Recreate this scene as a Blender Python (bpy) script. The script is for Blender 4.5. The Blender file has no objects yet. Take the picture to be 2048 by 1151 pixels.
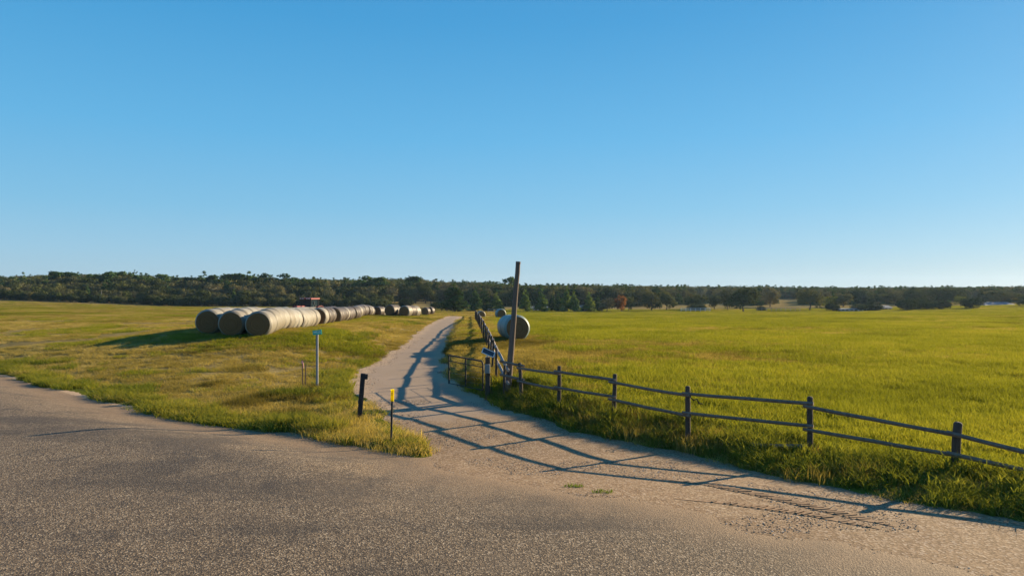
import bpy, math, random
import numpy as np
from mathutils import Vector, Matrix

random.seed(7)
rng = np.random.default_rng(11)
scene = bpy.context.scene
COL = scene.collection
R = math.radians

# ------------------------------------------------------------------ camera, sky, sun, exposure
CAM_Z, FPX = 4.4, 1365.0
HAZE = .00009
SKY_GAIN, NISHITA_SHARE = 3.75, .08
SUN_AZ, SUN_EL = 55.5, 17.5          # azimuth clockwise from +Y (view direction)
cam_d = bpy.data.cameras.new('camera')
cam_d.sensor_width = 36.0
cam_d.lens = 24.0
cam_d.clip_start = 0.1
cam_d.clip_end = 30000
cam = bpy.data.objects.new('camera', cam_d)
cam.location = (0, 0, CAM_Z)
cam.rotation_euler = (R(90), 0, 0)
COL.objects.link(cam)
scene.camera = cam

world = bpy.data.worlds.new('World')
scene.world = world
world.use_nodes = True
wn, wl = world.node_tree.nodes, world.node_tree.links
wn.clear()
w_out = wn.new('ShaderNodeOutputWorld')
w_bg = wn.new('ShaderNodeBackground')
w_sky = wn.new('ShaderNodeTexSky')
w_sky.sky_type = 'NISHITA'
w_sky.sun_disc = False
w_sky.sun_elevation = R(SUN_EL)
w_sky.sun_rotation = R(SUN_AZ)
w_sky.altitude = 100
w_sky.air_density = 1.0
w_sky.dust_density = 0.35
w_sky.ozone_density = 2.6
w_bg.inputs['Strength'].default_value = 0.10
# clear-day grade: the Sky Texture keeps a share, an even elevation gradient gives the deep blue
w_tc = wn.new('ShaderNodeTexCoord')
w_xyz = wn.new('ShaderNodeSeparateXYZ')
w_rp = wn.new('ShaderNodeValToRGB')
w_rp.color_ramp.interpolation = 'EASE' if False else 'LINEAR'
_st = [(0.0, (.41, .61, .745)), (.05, (.315, .585, .80)), (.11, (.215, .54, .81)), (.21, (.125, .475, .815)), (.36, (.056, .36, .72)), (.60, (.030, .24, .60)), (1.0, (.020, .16, .45))]
_e = w_rp.color_ramp.elements
while len(_e) < len(_st): _e.new(.5)
for e_, (p_, c_) in zip(_e, _st): e_.position = p_; e_.color = (*c_, 1)
w_sc = wn.new('ShaderNodeVectorMath'); w_sc.operation = 'SCALE'; w_sc.inputs['Scale'].default_value = SKY_GAIN
w_ns = wn.new('ShaderNodeVectorMath'); w_ns.operation = 'SCALE'; w_ns.inputs['Scale'].default_value = NISHITA_SHARE
w_ad = wn.new('ShaderNodeVectorMath'); w_ad.operation = 'ADD'
wl.new(w_tc.outputs['Generated'], w_xyz.inputs[0])
wl.new(w_xyz.outputs[2], w_rp.inputs[0])
wl.new(w_rp.outputs[0], w_sc.inputs[0])
wl.new(w_sky.outputs[0], w_ns.inputs[0])
wl.new(w_sc.outputs[0], w_ad.inputs[0])
wl.new(w_ns.outputs[0], w_ad.inputs[1])
wl.new(w_ad.outputs[0], w_bg.inputs['Color'])
wl.new(w_bg.outputs[0], w_out.inputs['Surface'])

sun_d = bpy.data.lights.new('sun', 'SUN')
sun_d.energy = 5.0
sun_d.angle = R(0.55)
sun_d.color = (1.0, 0.79, 0.50)
sun = bpy.data.objects.new('sun', sun_d)
SUNV = Vector((math.sin(R(SUN_AZ)) * math.cos(R(SUN_EL)), math.cos(R(SUN_AZ)) * math.cos(R(SUN_EL)), math.sin(R(SUN_EL))))
sun.rotation_euler = SUNV.to_track_quat('Z', 'Y').to_euler()
sun.location = SUNV * 50
COL.objects.link(sun)

vs = scene.view_settings
vs.view_transform = 'Standard'
vs.look = 'None'
vs.gamma = 1.0
vs.use_curve_mapping = False
vs.exposure = 1.2

# ------------------------------------------------------------------ helpers
def gx(px, Y):
    return (px - 1024.0) / FPX * Y

def gz(py, Y):
    return CAM_Z - (py - 575.5) / FPX * Y

def ground_pt(px, py, z=0.0):
    Y = (CAM_Z - z) * FPX / (py - 575.5)
    return gx(px, Y), Y

def ground_hit(px, py):
    z = 0.0
    for _ in range(8):
        X, Y = ground_pt(px, py, z)
        z = .5 * z + .5 * hz(X, Y)
    return X, Y

def tag(o, label=None, cat=None, group=None, kind=None):
    if label: o['label'] = label
    if cat: o['category'] = cat
    if group: o['group'] = group
    if kind: o['kind'] = kind
    return o

def empty(name, loc=(0, 0, 0), rz=0.0, parent=None):
    o = bpy.data.objects.new(name, None)
    o.location = loc
    o.rotation_euler = (0, 0, rz)
    o.empty_display_size = 0.2
    COL.objects.link(o)
    if parent: o.parent = parent
    return o

def link_mesh(name, me, parent=None, loc=None):
    o = bpy.data.objects.new(name, me)
    COL.objects.link(o)
    if parent: o.parent = parent
    if loc is not None: o.location = loc
    return o

def copy_tree(o, parent=None):
    c = o.copy()
    COL.objects.link(c)
    if parent: c.parent = parent
    for ch in list(o.children):
        copy_tree(ch, c)
    return c

class MB:
    """collects simple solids; build() links them as ONE mesh object"""
    def __init__(self):
        self.v, self.f = [], []
    def _add(self, vs_, fs_):
        n = len(self.v)
        self.v.extend([tuple(p) for p in vs_])
        self.f.extend([tuple(i + n for i in f) for f in fs_])
        return self
    def box(self, c, s, rot=None):
        hx, hy, hz = s[0] / 2, s[1] / 2, s[2] / 2
        b = min(hx, hy, hz) * 0.16
        pts = []
        # chamfered box: 24 verts
        for sx in (-1, 1):
            for sy in (-1, 1):
                for sz in (-1, 1):
                    pts.append((sx * hx, sy * (hy - b), sz * (hz - b)))
                    pts.append((sx * (hx - b), sy * hy, sz * (hz - b)))
                    pts.append((sx * (hx - b), sy * (hy - b), sz * hz))
        def I(sx, sy, sz, k):
            return (((sx > 0) * 2 + (sy > 0)) * 2 + (sz > 0)) * 3 + k
        fs_ = []
        S = (-1, 1)
        for s_ in S:
            fs_.append([I(s_, -1, -1, 0), I(s_, 1, -1, 0), I(s_, 1, 1, 0), I(s_, -1, 1, 0)])
            fs_.append([I(-1, s_, -1, 1), I(1, s_, -1, 1), I(1, s_, 1, 1), I(-1, s_, 1, 1)])
            fs_.append([I(-1, -1, s_, 2), I(1, -1, s_, 2), I(1, 1, s_, 2), I(-1, 1, s_, 2)])
        for a in S:
            for b_ in S:
                fs_.append([I(a, b_, -1, 0), I(a, b_, 1, 0), I(a, b_, 1, 1), I(a, b_, -1, 1)])
                fs_.append([I(a, -1, b_, 0), I(a, 1, b_, 0), I(a, 1, b_, 2), I(a, -1, b_, 2)])
                fs_.append([I(-1, a, b_, 1), I(1, a, b_, 1), I(1, a, b_, 2), I(-1, a, b_, 2)])
        for a in S:
            for b_ in S:
                for c_ in S:
                    fs_.append([I(a, b_, c_, 0), I(a, b_, c_, 1), I(a, b_, c_, 2)])
        C = Vector(c)
        if rot is not None:
            pts = [rot @ Vector(p) for p in pts]
        return self._add([Vector(p) + C for p in pts], fs_)
    def tube(self, pts, radii, n=10, cap=True, dome=False):
        pts = [Vector(p) for p in pts]
        if not isinstance(radii, (list, tuple)):
            radii = [radii] * len(pts)
        if dome:
            d = (pts[-1] - pts[-2]).normalized()
            r = radii[-1]
            pts = pts[:-1] + [pts[-1] - d * r * .5, pts[-1] - d * r * .15, pts[-1]]
            radii = list(radii[:-1]) + [r, r * .8, r * .4]
        vs_, fs_ = [], []
        up = None
        for i, p in enumerate(pts):
            a = pts[max(0, i - 1)]
            b = pts[min(len(pts) - 1, i + 1)]
            d = (b - a).normalized()
            if up is None:
                up = Vector((0, 0, 1)) if abs(d.z) < .9 else Vector((1, 0, 0))
            x = d.cross(up).normalized()
            y = x.cross(d).normalized()
            up = y
            for k in range(n):
                t = 2 * math.pi * k / n
                vs_.append(p + (x * math.cos(t) + y * math.sin(t)) * radii[i])
        for i in range(len(pts) - 1):
            for k in range(n):
                k2 = (k + 1) % n
                fs_.append([i * n + k, i * n + k2, (i + 1) * n + k2, (i + 1) * n + k])
        if cap:
            fs_.append(list(range(n))[::-1])
            fs_.append([(len(pts) - 1) * n + k for k in range(n)])
        return self._add(vs_, fs_)
    def lathe(self, prof, n, axis='y', c=(0, 0, 0), jitter=None):
        """prof: list of (along, r)"""
        vs_, fs_ = [], []
        for i, (a, r) in enumerate(prof):
            for k in range(n):
                t = 2 * math.pi * k / n
                rr = r * (1 + (jitter(i, k) if jitter else 0))
                u, w = rr * math.cos(t), rr * math.sin(t)
                p = (u, a, w) if axis == 'y' else ((a, u, w) if axis == 'x' else (u, w, a))
                vs_.append(Vector(p) + Vector(c))
        for i in range(len(prof) - 1):
            for k in range(n):
                k2 = (k + 1) % n
                fs_.append([i * n + k, i * n + k2, (i + 1) * n + k2, (i + 1) * n + k])
        if prof[0][1] > 1e-4: fs_.append(list(range(n))[::-1])
        if prof[-1][1] > 1e-4: fs_.append([(len(prof) - 1) * n + k for k in range(n)])
        return self._add(vs_, fs_)
    def mesh(self, name, mat, smooth=False):
        me = bpy.data.meshes.new(name)
        me.from_pydata([tuple(p) for p in self.v], [], self.f)
        if mat: me.materials.append(mat)
        if smooth:
            me.polygons.foreach_set('use_smooth', [True] * len(me.polygons))
            try: me.set_sharp_from_angle(angle=R(40))
            except Exception: pass
        me.update()
        return me
    def build(self, name, mat, parent=None, smooth=False, loc=None):
        return link_mesh(name, self.mesh(name, mat, smooth), parent, loc)

# ------------------------------------------------------------------ materials
def new_mat(name):
    m = bpy.data.materials.new(name)
    m.use_nodes = True
    nt = m.node_tree
    b = nt.nodes.get('Principled BSDF')
    return m, nt, b

def N(nt, t, **kw):
    n = nt.nodes.new(t)
    for k, v in kw.items():
        setattr(n, k, v)
    return n

def ramp(nt, fac, stops, interp='LINEAR'):
    r = N(nt, 'ShaderNodeValToRGB')
    r.color_ramp.interpolation = interp
    els = r.color_ramp.elements
    while len(els) < len(stops): els.new(0.5)
    for e, (p, c) in zip(els, stops):
        e.position = p
        e.color = (*c, 1) if len(c) == 3 else c
    if fac is not None: nt.links.new(fac, r.inputs[0])
    return r.outputs[0]

def noise(nt, vec, scale, detail=4, rough=.55, dist=0):
    n = N(nt, 'ShaderNodeTexNoise')
    n.inputs['Scale'].default_value = scale
    n.inputs['Detail'].default_value = detail
    n.inputs['Roughness'].default_value = rough
    n.inputs['Distortion'].default_value = dist
    if vec is not None: nt.links.new(vec, n.inputs['Vector'])
    return n.outputs['Fac']

def mix(nt, fac, a, b, mode='MIX'):
    m = N(nt, 'ShaderNodeMix', data_type='RGBA', blend_type=mode)
    for sock, val in ((m.inputs[0], fac), (m.inputs[6], a), (m.inputs[7], b)):
        if hasattr(val, 'is_linked'):
            nt.links.new(val, sock)
        elif isinstance(val, (int, float)):
            sock.default_value = val
        else:
            sock.default_value = (*val, 1)
    return m.outputs[2]

def math_n(nt, op, a, b=None, clamp=False):
    m = N(nt, 'ShaderNodeMath', operation=op)
    m.use_clamp = clamp
    for s, v in ((m.inputs[0], a), (m.inputs[1], b)):
        if v is None: continue
        if hasattr(v, 'is_linked'): nt.links.new(v, s)
        else: s.default_value = v
    return m.outputs[0]

def maprange(nt, v, a, b, c=0.0, d=1.0):
    m = N(nt, 'ShaderNodeMapRange')
    m.interpolation_type = 'SMOOTHSTEP'
    nt.links.new(v, m.inputs[0])
    for i, x in zip((1, 2, 3, 4), (a, b, c, d)): m.inputs[i].default_value = x
    return m.outputs[0]

def bump(nt, b, h, strength=.5, dist=.02):
    n = N(nt, 'ShaderNodeBump')
    n.inputs['Strength'].default_value = strength
    n.inputs['Distance'].default_value = dist
    nt.links.new(h, n.inputs['Height'])
    nt.links.new(n.outputs[0], b.inputs['Normal'])

def pos(nt):
    return N(nt, 'ShaderNodeNewGeometry').outputs['Position']

def objco(nt):
    return N(nt, 'ShaderNodeTexCoord').outputs['Object']

def attr(nt, name, typ='GEOMETRY'):
    return N(nt, 'ShaderNodeAttribute', attribute_type=typ, attribute_name=name).outputs['Fac']

def voronoi(nt, vec, scale, feature='F1', out='Distance'):
    n = N(nt, 'ShaderNodeTexVoronoi', feature=feature)
    n.inputs['Scale'].default_value = scale
    nt.links.new(vec, n.inputs['Vector'])
    return n.outputs[out]

def simple(name, col, rough=.7, metal=0.0, var=.25, scale=6, bump_s=0.0):
    m, nt, b = new_mat(name)
    n = noise(nt, objco(nt), scale, 5)
    dark = tuple(c * (1 - var) for c in col)
    lite = tuple(min(1, c * (1 + var)) for c in col)
    nt.links.new(ramp(nt, n, [(.3, dark), (.7, lite)]), b.inputs['Base Color'])
    b.inputs['Roughness'].default_value = rough
    b.inputs['Metallic'].default_value = metal
    if bump_s: bump(nt, b, n, bump_s, .01)
    return m

def wood(name, c1, c2, axis_scale=(14, 14, 1.2), rough=.85):
    m, nt, b = new_mat(name)
    mp = N(nt, 'ShaderNodeMapping')
    mp.inputs['Scale'].default_value = axis_scale
    nt.links.new(objco(nt), mp.inputs[0])
    n1 = noise(nt, mp.outputs[0], 3.0, 6, .65)
    n2 = noise(nt, objco(nt), 2.0, 3)
    c = mix(nt, n2, ramp(nt, n1, [(.32, c1), (.68, c2)]), tuple(x * .75 for x in c2))
    nt.links.new(c, b.inputs['Base Color'])
    b.inputs['Roughness'].default_value = rough
    b.inputs['Specular IOR Level'].default_value = .25
    bump(nt, b, n1, .5, .012)
    return m

def foliage(name, stops, transl=.35, noise_scale=.5, instancer=False, big=.02):
    """leaf colour varies per thing (or per tuft) and over the crown"""
    m = bpy.data.materials.new(name)
    m.use_nodes = True
    nt = m.node_tree
    nt.nodes.clear()
    out = N(nt, 'ShaderNodeOutputMaterial')
    p = pos(nt)
    if instancer:
        f = attr(nt, 'tint', 'INSTANCER')
        f = math_n(nt, 'ADD', f, math_n(nt, 'MULTIPLY', math_n(nt, 'SUBTRACT', noise(nt, p, noise_scale, 2), .5), .5))
    else:
        rnd = N(nt, 'ShaderNodeObjectInfo').outputs['Random']
        f = math_n(nt, 'ADD', math_n(nt, 'MULTIPLY', rnd, .85), math_n(nt, 'MULTIPLY', noise(nt, p, noise_scale, 3), .5))
        f = math_n(nt, 'SUBTRACT', f, .18)
    col = ramp(nt, f, stops)
    d = N(nt, 'ShaderNodeBsdfDiffuse')
    t = N(nt, 'ShaderNodeBsdfTranslucent')
    nt.links.new(col, d.inputs[0])
    tc = mix(nt, 1.0, col, (1.25, 1.1, .55), 'MULTIPLY')
    nt.links.new(tc, t.inputs[0])
    ms = N(nt, 'ShaderNodeMixShader')
    ms.inputs[0].default_value = transl
    nt.links.new(d.outputs[0], ms.inputs[1])
    nt.links.new(t.outputs[0], ms.inputs[2])
    nt.links.new(ms.outputs[0], out.inputs[0])
    return m

M = {}
# chip-seal road: tan and dark aggregate, worn patches, sand towards its edge
m, nt, b = new_mat('chip_seal'); p = pos(nt)
v1 = voronoi(nt, p, 42, out='Color')
sp = N(nt, 'ShaderNodeSeparateColor'); nt.links.new(v1, sp.inputs[0])
stone = ramp(nt, sp.outputs[0], [(0, (.010, .008, .006)), (.30, (.042, .030, .020)), (.58, (.160, .110, .062)), (.86, (.30, .215, .125)), (1, (.58, .47, .33))])
stone2 = ramp(nt, noise(nt, p, 38, 4, .75), [(.34, (.026, .019, .014)), (.66, (.24, .165, .095))])
c = mix(nt, .35, stone, stone2)
mpw = N(nt, 'ShaderNodeMapping'); mpw.inputs['Rotation'].default_value = (0, 0, R(36)); mpw.inputs['Scale'].default_value = (.18, 1, 1)
nt.links.new(p, mpw.inputs[0])
wear = math_n(nt, 'ADD', math_n(nt, 'MULTIPLY', noise(nt, p, .22, 5, .6, .6), .5), math_n(nt, 'MULTIPLY', noise(nt, mpw.outputs[0], .45, 5, .6, .4), .5))
c = mix(nt, maprange(nt, wear, .48, .60, 0, .60), c, (.036, .028, .022))
c = mix(nt, maprange(nt, noise(nt, p, .5, 4, .6), .5, .75, 0, .40), c, (.16, .115, .072))
c = mix(nt, maprange(nt, noise(nt, p, .9, 6, .72, .8), .54, .66, 0, .5), c, (.045, .035, .027))
sand = ramp(nt, noise(nt, p, 22, 4, .7), [(.3, (.14, .085, .045)), (.7, (.34, .23, .13))])
ed = attr(nt, 'edge')
edn = math_n(nt, 'ADD', ed, math_n(nt, 'MULTIPLY', math_n(nt, 'SUBTRACT', noise(nt, p, 1.3, 5, .7), .5), 2.6))
c = mix(nt, maprange(nt, edn, 0.0, 2.3, .92, 0), c, sand)
nt.links.new(c, b.inputs['Base Color'])
b.inputs['Roughness'].default_value = .85
b.inputs['Specular IOR Level'].default_value = .35
bump(nt, b, math_n(nt, 'ADD', voronoi(nt, p, 42), math_n(nt, 'MULTIPLY', noise(nt, p, 70, 2), .6)), .6, .012)
M['road'] = m

# driveway: old grey-mauve seal with pale sand along its edges, gravel and red dirt in the mouth
m, nt, b = new_mat('driveway_surface'); p = pos(nt)
seal = ramp(nt, noise(nt, p, 30, 5, .75), [(.25, (.19, .136, .092)), (.75, (.40, .295, .205))])
seal = mix(nt, maprange(nt, noise(nt, p, .6, 5, .65, .5), .45, .7, 0, .6), seal, (.34, .25, .18))
sand = ramp(nt, noise(nt, p, 16, 5, .75), [(.25, (.26, .165, .095)), (.75, (.55, .40, .26))])
sp2 = N(nt, 'ShaderNodeSeparateColor'); nt.links.new(voronoi(nt, p, 30, out='Color'), sp2.inputs[0])
grav = ramp(nt, sp2.outputs[0], [(0, (.09, .055, .032)), (.4, (.21, .135, .075)), (.75, (.34, .225, .13)), (1, (.52, .42, .32))])
dirt = ramp(nt, noise(nt, p, 2.2, 6, .7, .4), [(.28, (.17, .093, .046)), (.55, (.33, .215, .112)), (.8, (.46, .335, .195))])
mouth_c = mix(nt, .40, grav, dirt)
mouth_c = mix(nt, maprange(nt, noise(nt, p, 9, 5, .8), .48, .66, 0, .55), mouth_c, (.13, .080, .042))
ed = attr(nt, 'edge')
edn = math_n(nt, 'ADD', ed, math_n(nt, 'MULTIPLY', math_n(nt, 'SUBTRACT', noise(nt, p, 1.1, 5, .7), .5), 1.2))
c = mix(nt, maprange(nt, edn, .25, 1.1, 1, 0), seal, sand)
mo = attr(nt, 'mouth')
mon = math_n(nt, 'ADD', mo, math_n(nt, 'MULTIPLY', math_n(nt, 'SUBTRACT', noise(nt, p, .8, 5, .7), .5), 4.0))
c = mix(nt, maprange(nt, mon, -1.0, 1.2, 0, 1), c, mouth_c)
nt.links.new(c, b.inputs['Base Color'])
b.inputs['Roughness'].default_value = .9
b.inputs['Specular IOR Level'].default_value = .2
bump(nt, b, math_n(nt, 'ADD', math_n(nt, 'MULTIPLY', voronoi(nt, p, 30), .5), math_n(nt, 'MULTIPLY', noise(nt, p, 4, 5), 1.0)), .4, .022)
M['drive'] = m

# earth under the grass
m, nt, b = new_mat('pasture_soil'); p = pos(nt)
dry = attr(nt, 'dry')
g = ramp(nt, noise(nt, p, .9, 6, .7), [(.25, (.060, .068, .014)), (.55, (.125, .135, .018)), (.8, (.19, .18, .03))])
d = ramp(nt, noise(nt, p, 1.6, 6, .75), [(.25, (.10, .070, .030)), (.5, (.23, .175, .07)), (.8, (.38, .30, .15))])
dn = math_n(nt, 'ADD', dry, math_n(nt, 'MULTIPLY', math_n(nt, 'SUBTRACT', noise(nt, p, .35, 5, .65), .5), .7))
c = mix(nt, maprange(nt, dn, .2, .8), g, d)
nt.links.new(c, b.inputs['Base Color'])
b.inputs['Roughness'].default_value = 1
b.inputs['Specular IOR Level'].default_value = 0
bump(nt, b, noise(nt, p, 3.5, 6, .75), .9, .10)
M['soil'] = m

M['grass_green'] = foliage('grass_green', [(0, (.10, .118, .014)), (.35, (.180, .205, .024)), (.7, (.26, .275, .036)), (1, (.30, .265, .045))], .5, .6, True)
M['grass_dry'] = foliage('grass_dry', [(0, (.10, .088, .026)), (.3, (.245, .205, .058)), (.65, (.40, .325, .110)), (1, (.58, .48, .23))], .5, .8, True)
M['grass_lush'] = foliage('grass_lush', [(0, (.085, .105, .020)), (.45, (.16, .19, .030)), (.8, (.24, .24, .045)), (1, (.34, .29, .09))], .5, .9, True)
M['oak_leaf'] = foliage('oak_leaf', [(0, (.045, .060, .022)), (.4, (.085, .100, .036)), (.7, (.125, .130, .05)), (1, (.17, .15, .07))], .2, .16)
M['brown_leaf'] = foliage('brown_leaf', [(0, (.070, .076, .036)), (.45, (.11, .115, .055)), (.75, (.145, .138, .072)), (1, (.18, .155, .09))], .2, .16)
M['pine_leaf'] = foliage('pine_leaf', [(0, (0.031, 0.061, 0.024)), (0.5, (0.058, 0.102, 0.034)), (1, (0.102, 0.153, 0.044))], .2, .2)
M['light_pine_leaf'] = foliage('light_pine_leaf', [(0, (0.053, 0.093, 0.027)), (0.5, (0.09, 0.15, 0.039)), (1, (0.15, 0.203, 0.053))], .3, .2)
M['bush_leaf'] = foliage('bush_leaf', [(0, (0.033, 0.045, 0.018)), (0.5, (0.057, 0.075, 0.027)), (1, (0.09, 0.102, 0.042))], .15, .3)
M['yellow_leaf'] = foliage('yellow_leaf', [(0, (0.12, 0.144, 0.024)), (0.5, (0.192, 0.204, 0.036)), (1, (0.264, 0.24, 0.048))], .35, .2)
M['red_leaf'] = foliage('red_leaf', [(0, (.15, .065, .028)), (.5, (.22, .10, .042)), (1, (.28, .14, .06))], .35, .3)
M['bark'] = wood('bark', (.05, .04, .03), (.12, .10, .08))
M['grey_bark'] = wood('grey_bark', (.20, .18, .15), (.36, .33, .29))
M['rail_wood'] = wood('rail_wood', (.070, .049, .036), (.25, .19, .145), (3, 3, 3))
M['rail_sunlit'] = wood('rail_sunlit', (.16, .135, .12), (.42, .37, .33), (3, 3, 3))  # lighter copy of the rail wood, sunlit glints painted into its colour
M['post_wood'] = wood('post_wood', (.032, .022, .016), (.11, .080, .060))
M['pole_wood'] = wood('pole_wood', (.065, .045, .034), (.20, .145, .112), (16, 16, 1))
M['black_wood'] = wood('black_wood', (.012, .011, .011), (.045, .040, .040))
M['black_paint'] = simple('black_paint', (.008, .008, .009), .7, 0, .3, 8)
M['galv'] = simple('galvanised_steel', (.22, .23, .25), .55, .2, .15, 20)
M['sign_green'] = simple('sign_green', (.0, .46, .32), .35, 0, .08, 5)
M['white'] = simple('white_paint', (.78, .78, .76), .5, 0, .05, 5)
m = bpy.data.materials.new('yellow_sleeve'); m.use_nodes = True; nt = m.node_tree; nt.nodes.clear()
_o = N(nt, 'ShaderNodeOutputMaterial'); _d = N(nt, 'ShaderNodeBsdfDiffuse'); _t = N(nt, 'ShaderNodeBsdfTranslucent'); _m = N(nt, 'ShaderNodeMixShader')
_d.inputs[0].default_value = (.88, .68, .008, 1); _t.inputs[0].default_value = (.88, .72, .010, 1); _m.inputs[0].default_value = .55
nt.links.new(_d.outputs[0], _m.inputs[1]); nt.links.new(_t.outputs[0], _m.inputs[2]); nt.links.new(_m.outputs[0], _o.inputs[0])
M['yellow'] = m
M['stake'] = wood('stake_wood', (.16, .09, .055), (.34, .20, .13))
M['pink'] = simple('pink_ribbon', (.80, .32, .34), .6, 0, .1, 5)
M['red_paint'] = simple('red_paint', (.26, .020, .022), .5, 0, .12, 4)
M['tyre'] = simple('tyre_rubber', (.018, .018, .019), .85, 0, .3, 9)
M['dark_metal'] = simple('dark_metal', (.03, .03, .033), .5, .3, .2, 6)
M['panel'] = simple('panel_face', (.030, .034, .055), .3, 0, .2, 3)
M['alu'] = simple('pale_frame', (.62, .63, .62), .4, .4, .08, 4)
M['box_grey'] = simple('grey_box', (.20, .205, .195), .6, 0, .12, 4)
M['roof_metal'] = simple('roof_metal', (.13, .15, .175), .75, 0, .12, 2)
M['wall_white'] = simple('house_siding', (.42, .43, .43), .75, 0, .08, 2)
M['wall_grey'] = simple('shed_siding', (.09, .13, .14), .7, 0, .2, 2)
M['trim_dark'] = simple('dark_opening', (.02, .022, .026), .3, 0, .2, 2)
M['stone'] = simple('field_stone', (.38, .27, .20), .9, 0, .3, 9, .5)
m, nt, b = new_mat('cab_glass')
b.inputs['Base Color'].default_value = (.015, .03, .045, 1)
b.inputs['Roughness'].default_value = .06
b.inputs['IOR'].default_value = 1.5
M['glass'] = m

def wrap_mat(name, c1, c2, stain):
    m, nt, b = new_mat(name)
    o = objco(nt)
    mp = N(nt, 'ShaderNodeMapping'); mp.inputs['Scale'].default_value = (1.2, 26, 1.2)
    nt.links.new(o, mp.inputs[0])
    rings = noise(nt, mp.outputs[0], 1.6, 4, .6)
    oi = N(nt, 'ShaderNodeObjectInfo').outputs['Random']
    c = ramp(nt, rings, [(.3, c1), (.7, c2)])
    c = mix(nt, maprange(nt, noise(nt, pos(nt), 1.1, 5, .65), .5, .75, 0, .6), c, stain)
    fib = N(nt, 'ShaderNodeMapping'); fib.inputs['Scale'].default_value = (30, 6, 30); nt.links.new(o, fib.inputs[0])
    fb = noise(nt, fib.outputs[0], 1.5, 4, .75)
    c = mix(nt, maprange(nt, fb, .5, .72, 0, .55), c, stain)
    c = mix(nt, math_n(nt, 'MULTIPLY', oi, .6), c, stain)
    nt.links.new(c, b.inputs['Base Color'])
    b.inputs['Roughness'].default_value = .55
    b.inputs['Specular IOR Level'].default_value = .4
    bump(nt, b, rings, .5, .02)
    return m
M['wrap_pale'] = wrap_mat('net_wrap_pale', (.215, .205, .17), (.355, .335, .28), (.15, .118, .075))
M['wrap_dark'] = wrap_mat('net_wrap_dark', (.058, .042, .032), (.125, .100, .080), (.04, .027, .018))
M['wrap_teal_skylit'] = wrap_mat('net_wrap_teal_skylit', (.12, .20, .205), (.22, .285, .265), (.20, .19, .13))  # turquoise wrap; on bales right of the fence, blue sky-lit shade painted in
m, nt, b = new_mat('hay_end')
o = objco(nt)
sx = N(nt, 'ShaderNodeSeparateXYZ'); nt.links.new(o, sx.inputs[0])
rad = math_n(nt, 'POWER', math_n(nt, 'ADD', math_n(nt, 'POWER', sx.outputs[0], 2), math_n(nt, 'POWER', sx.outputs[2], 2)), .5)
cv = N(nt, 'ShaderNodeCombineXYZ'); nt.links.new(math_n(nt, 'MULTIPLY', rad, 22), cv.inputs[0])
rings = noise(nt, cv.outputs[0], 1.0, 3, .6)
fine = noise(nt, o, 34, 5, .75)
h = math_n(nt, 'ADD', math_n(nt, 'MULTIPLY', rings, .6), math_n(nt, 'MULTIPLY', fine, .5))
nt.links.new(ramp(nt, h, [(.32, (.085, .040, .017)), (.55, (.19, .098, .042)), (.8, (.36, .22, .11))]), b.inputs['Base Color'])
b.inputs['Roughness'].default_value = 1
b.inputs['Specular IOR Level'].default_value = 0
bump(nt, b, h, 1.0, .05)
M['hay_end'] = m

# ------------------------------------------------------------------ terrain
def vnoise(x, y, s, seed=0):
    x = np.asarray(x, float) / s; y = np.asarray(y, float) / s
    xi, yi = np.floor(x), np.floor(y)
    fx, fy = x - xi, y - yi
    fx = fx * fx * (3 - 2 * fx); fy = fy * fy * (3 - 2 * fy)
    def hsh(a, b_):
        v = np.sin(a * 127.1 + b_ * 311.7 + seed * 74.7) * 43758.5453
        return v - np.floor(v)
    return (hsh(xi, yi) * (1 - fx) + hsh(xi + 1, yi) * fx) * (1 - fy) + (hsh(xi, yi + 1) * (1 - fx) + hsh(xi + 1, yi + 1) * fx) * fy

def fbm(x, y, s, seed=0, o=4):
    t, a, n = 0, .5, 0
    for k in range(o):
        t = t + a * vnoise(x, y, s / 2 ** k, seed + k); n += a; a *= .55
    return t / n

def sstep(a, b, x):
    t = np.clip((np.asarray(x, float) - a) / (b - a), 0, 1)
    return t * t * (3 - 2 * t)

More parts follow.
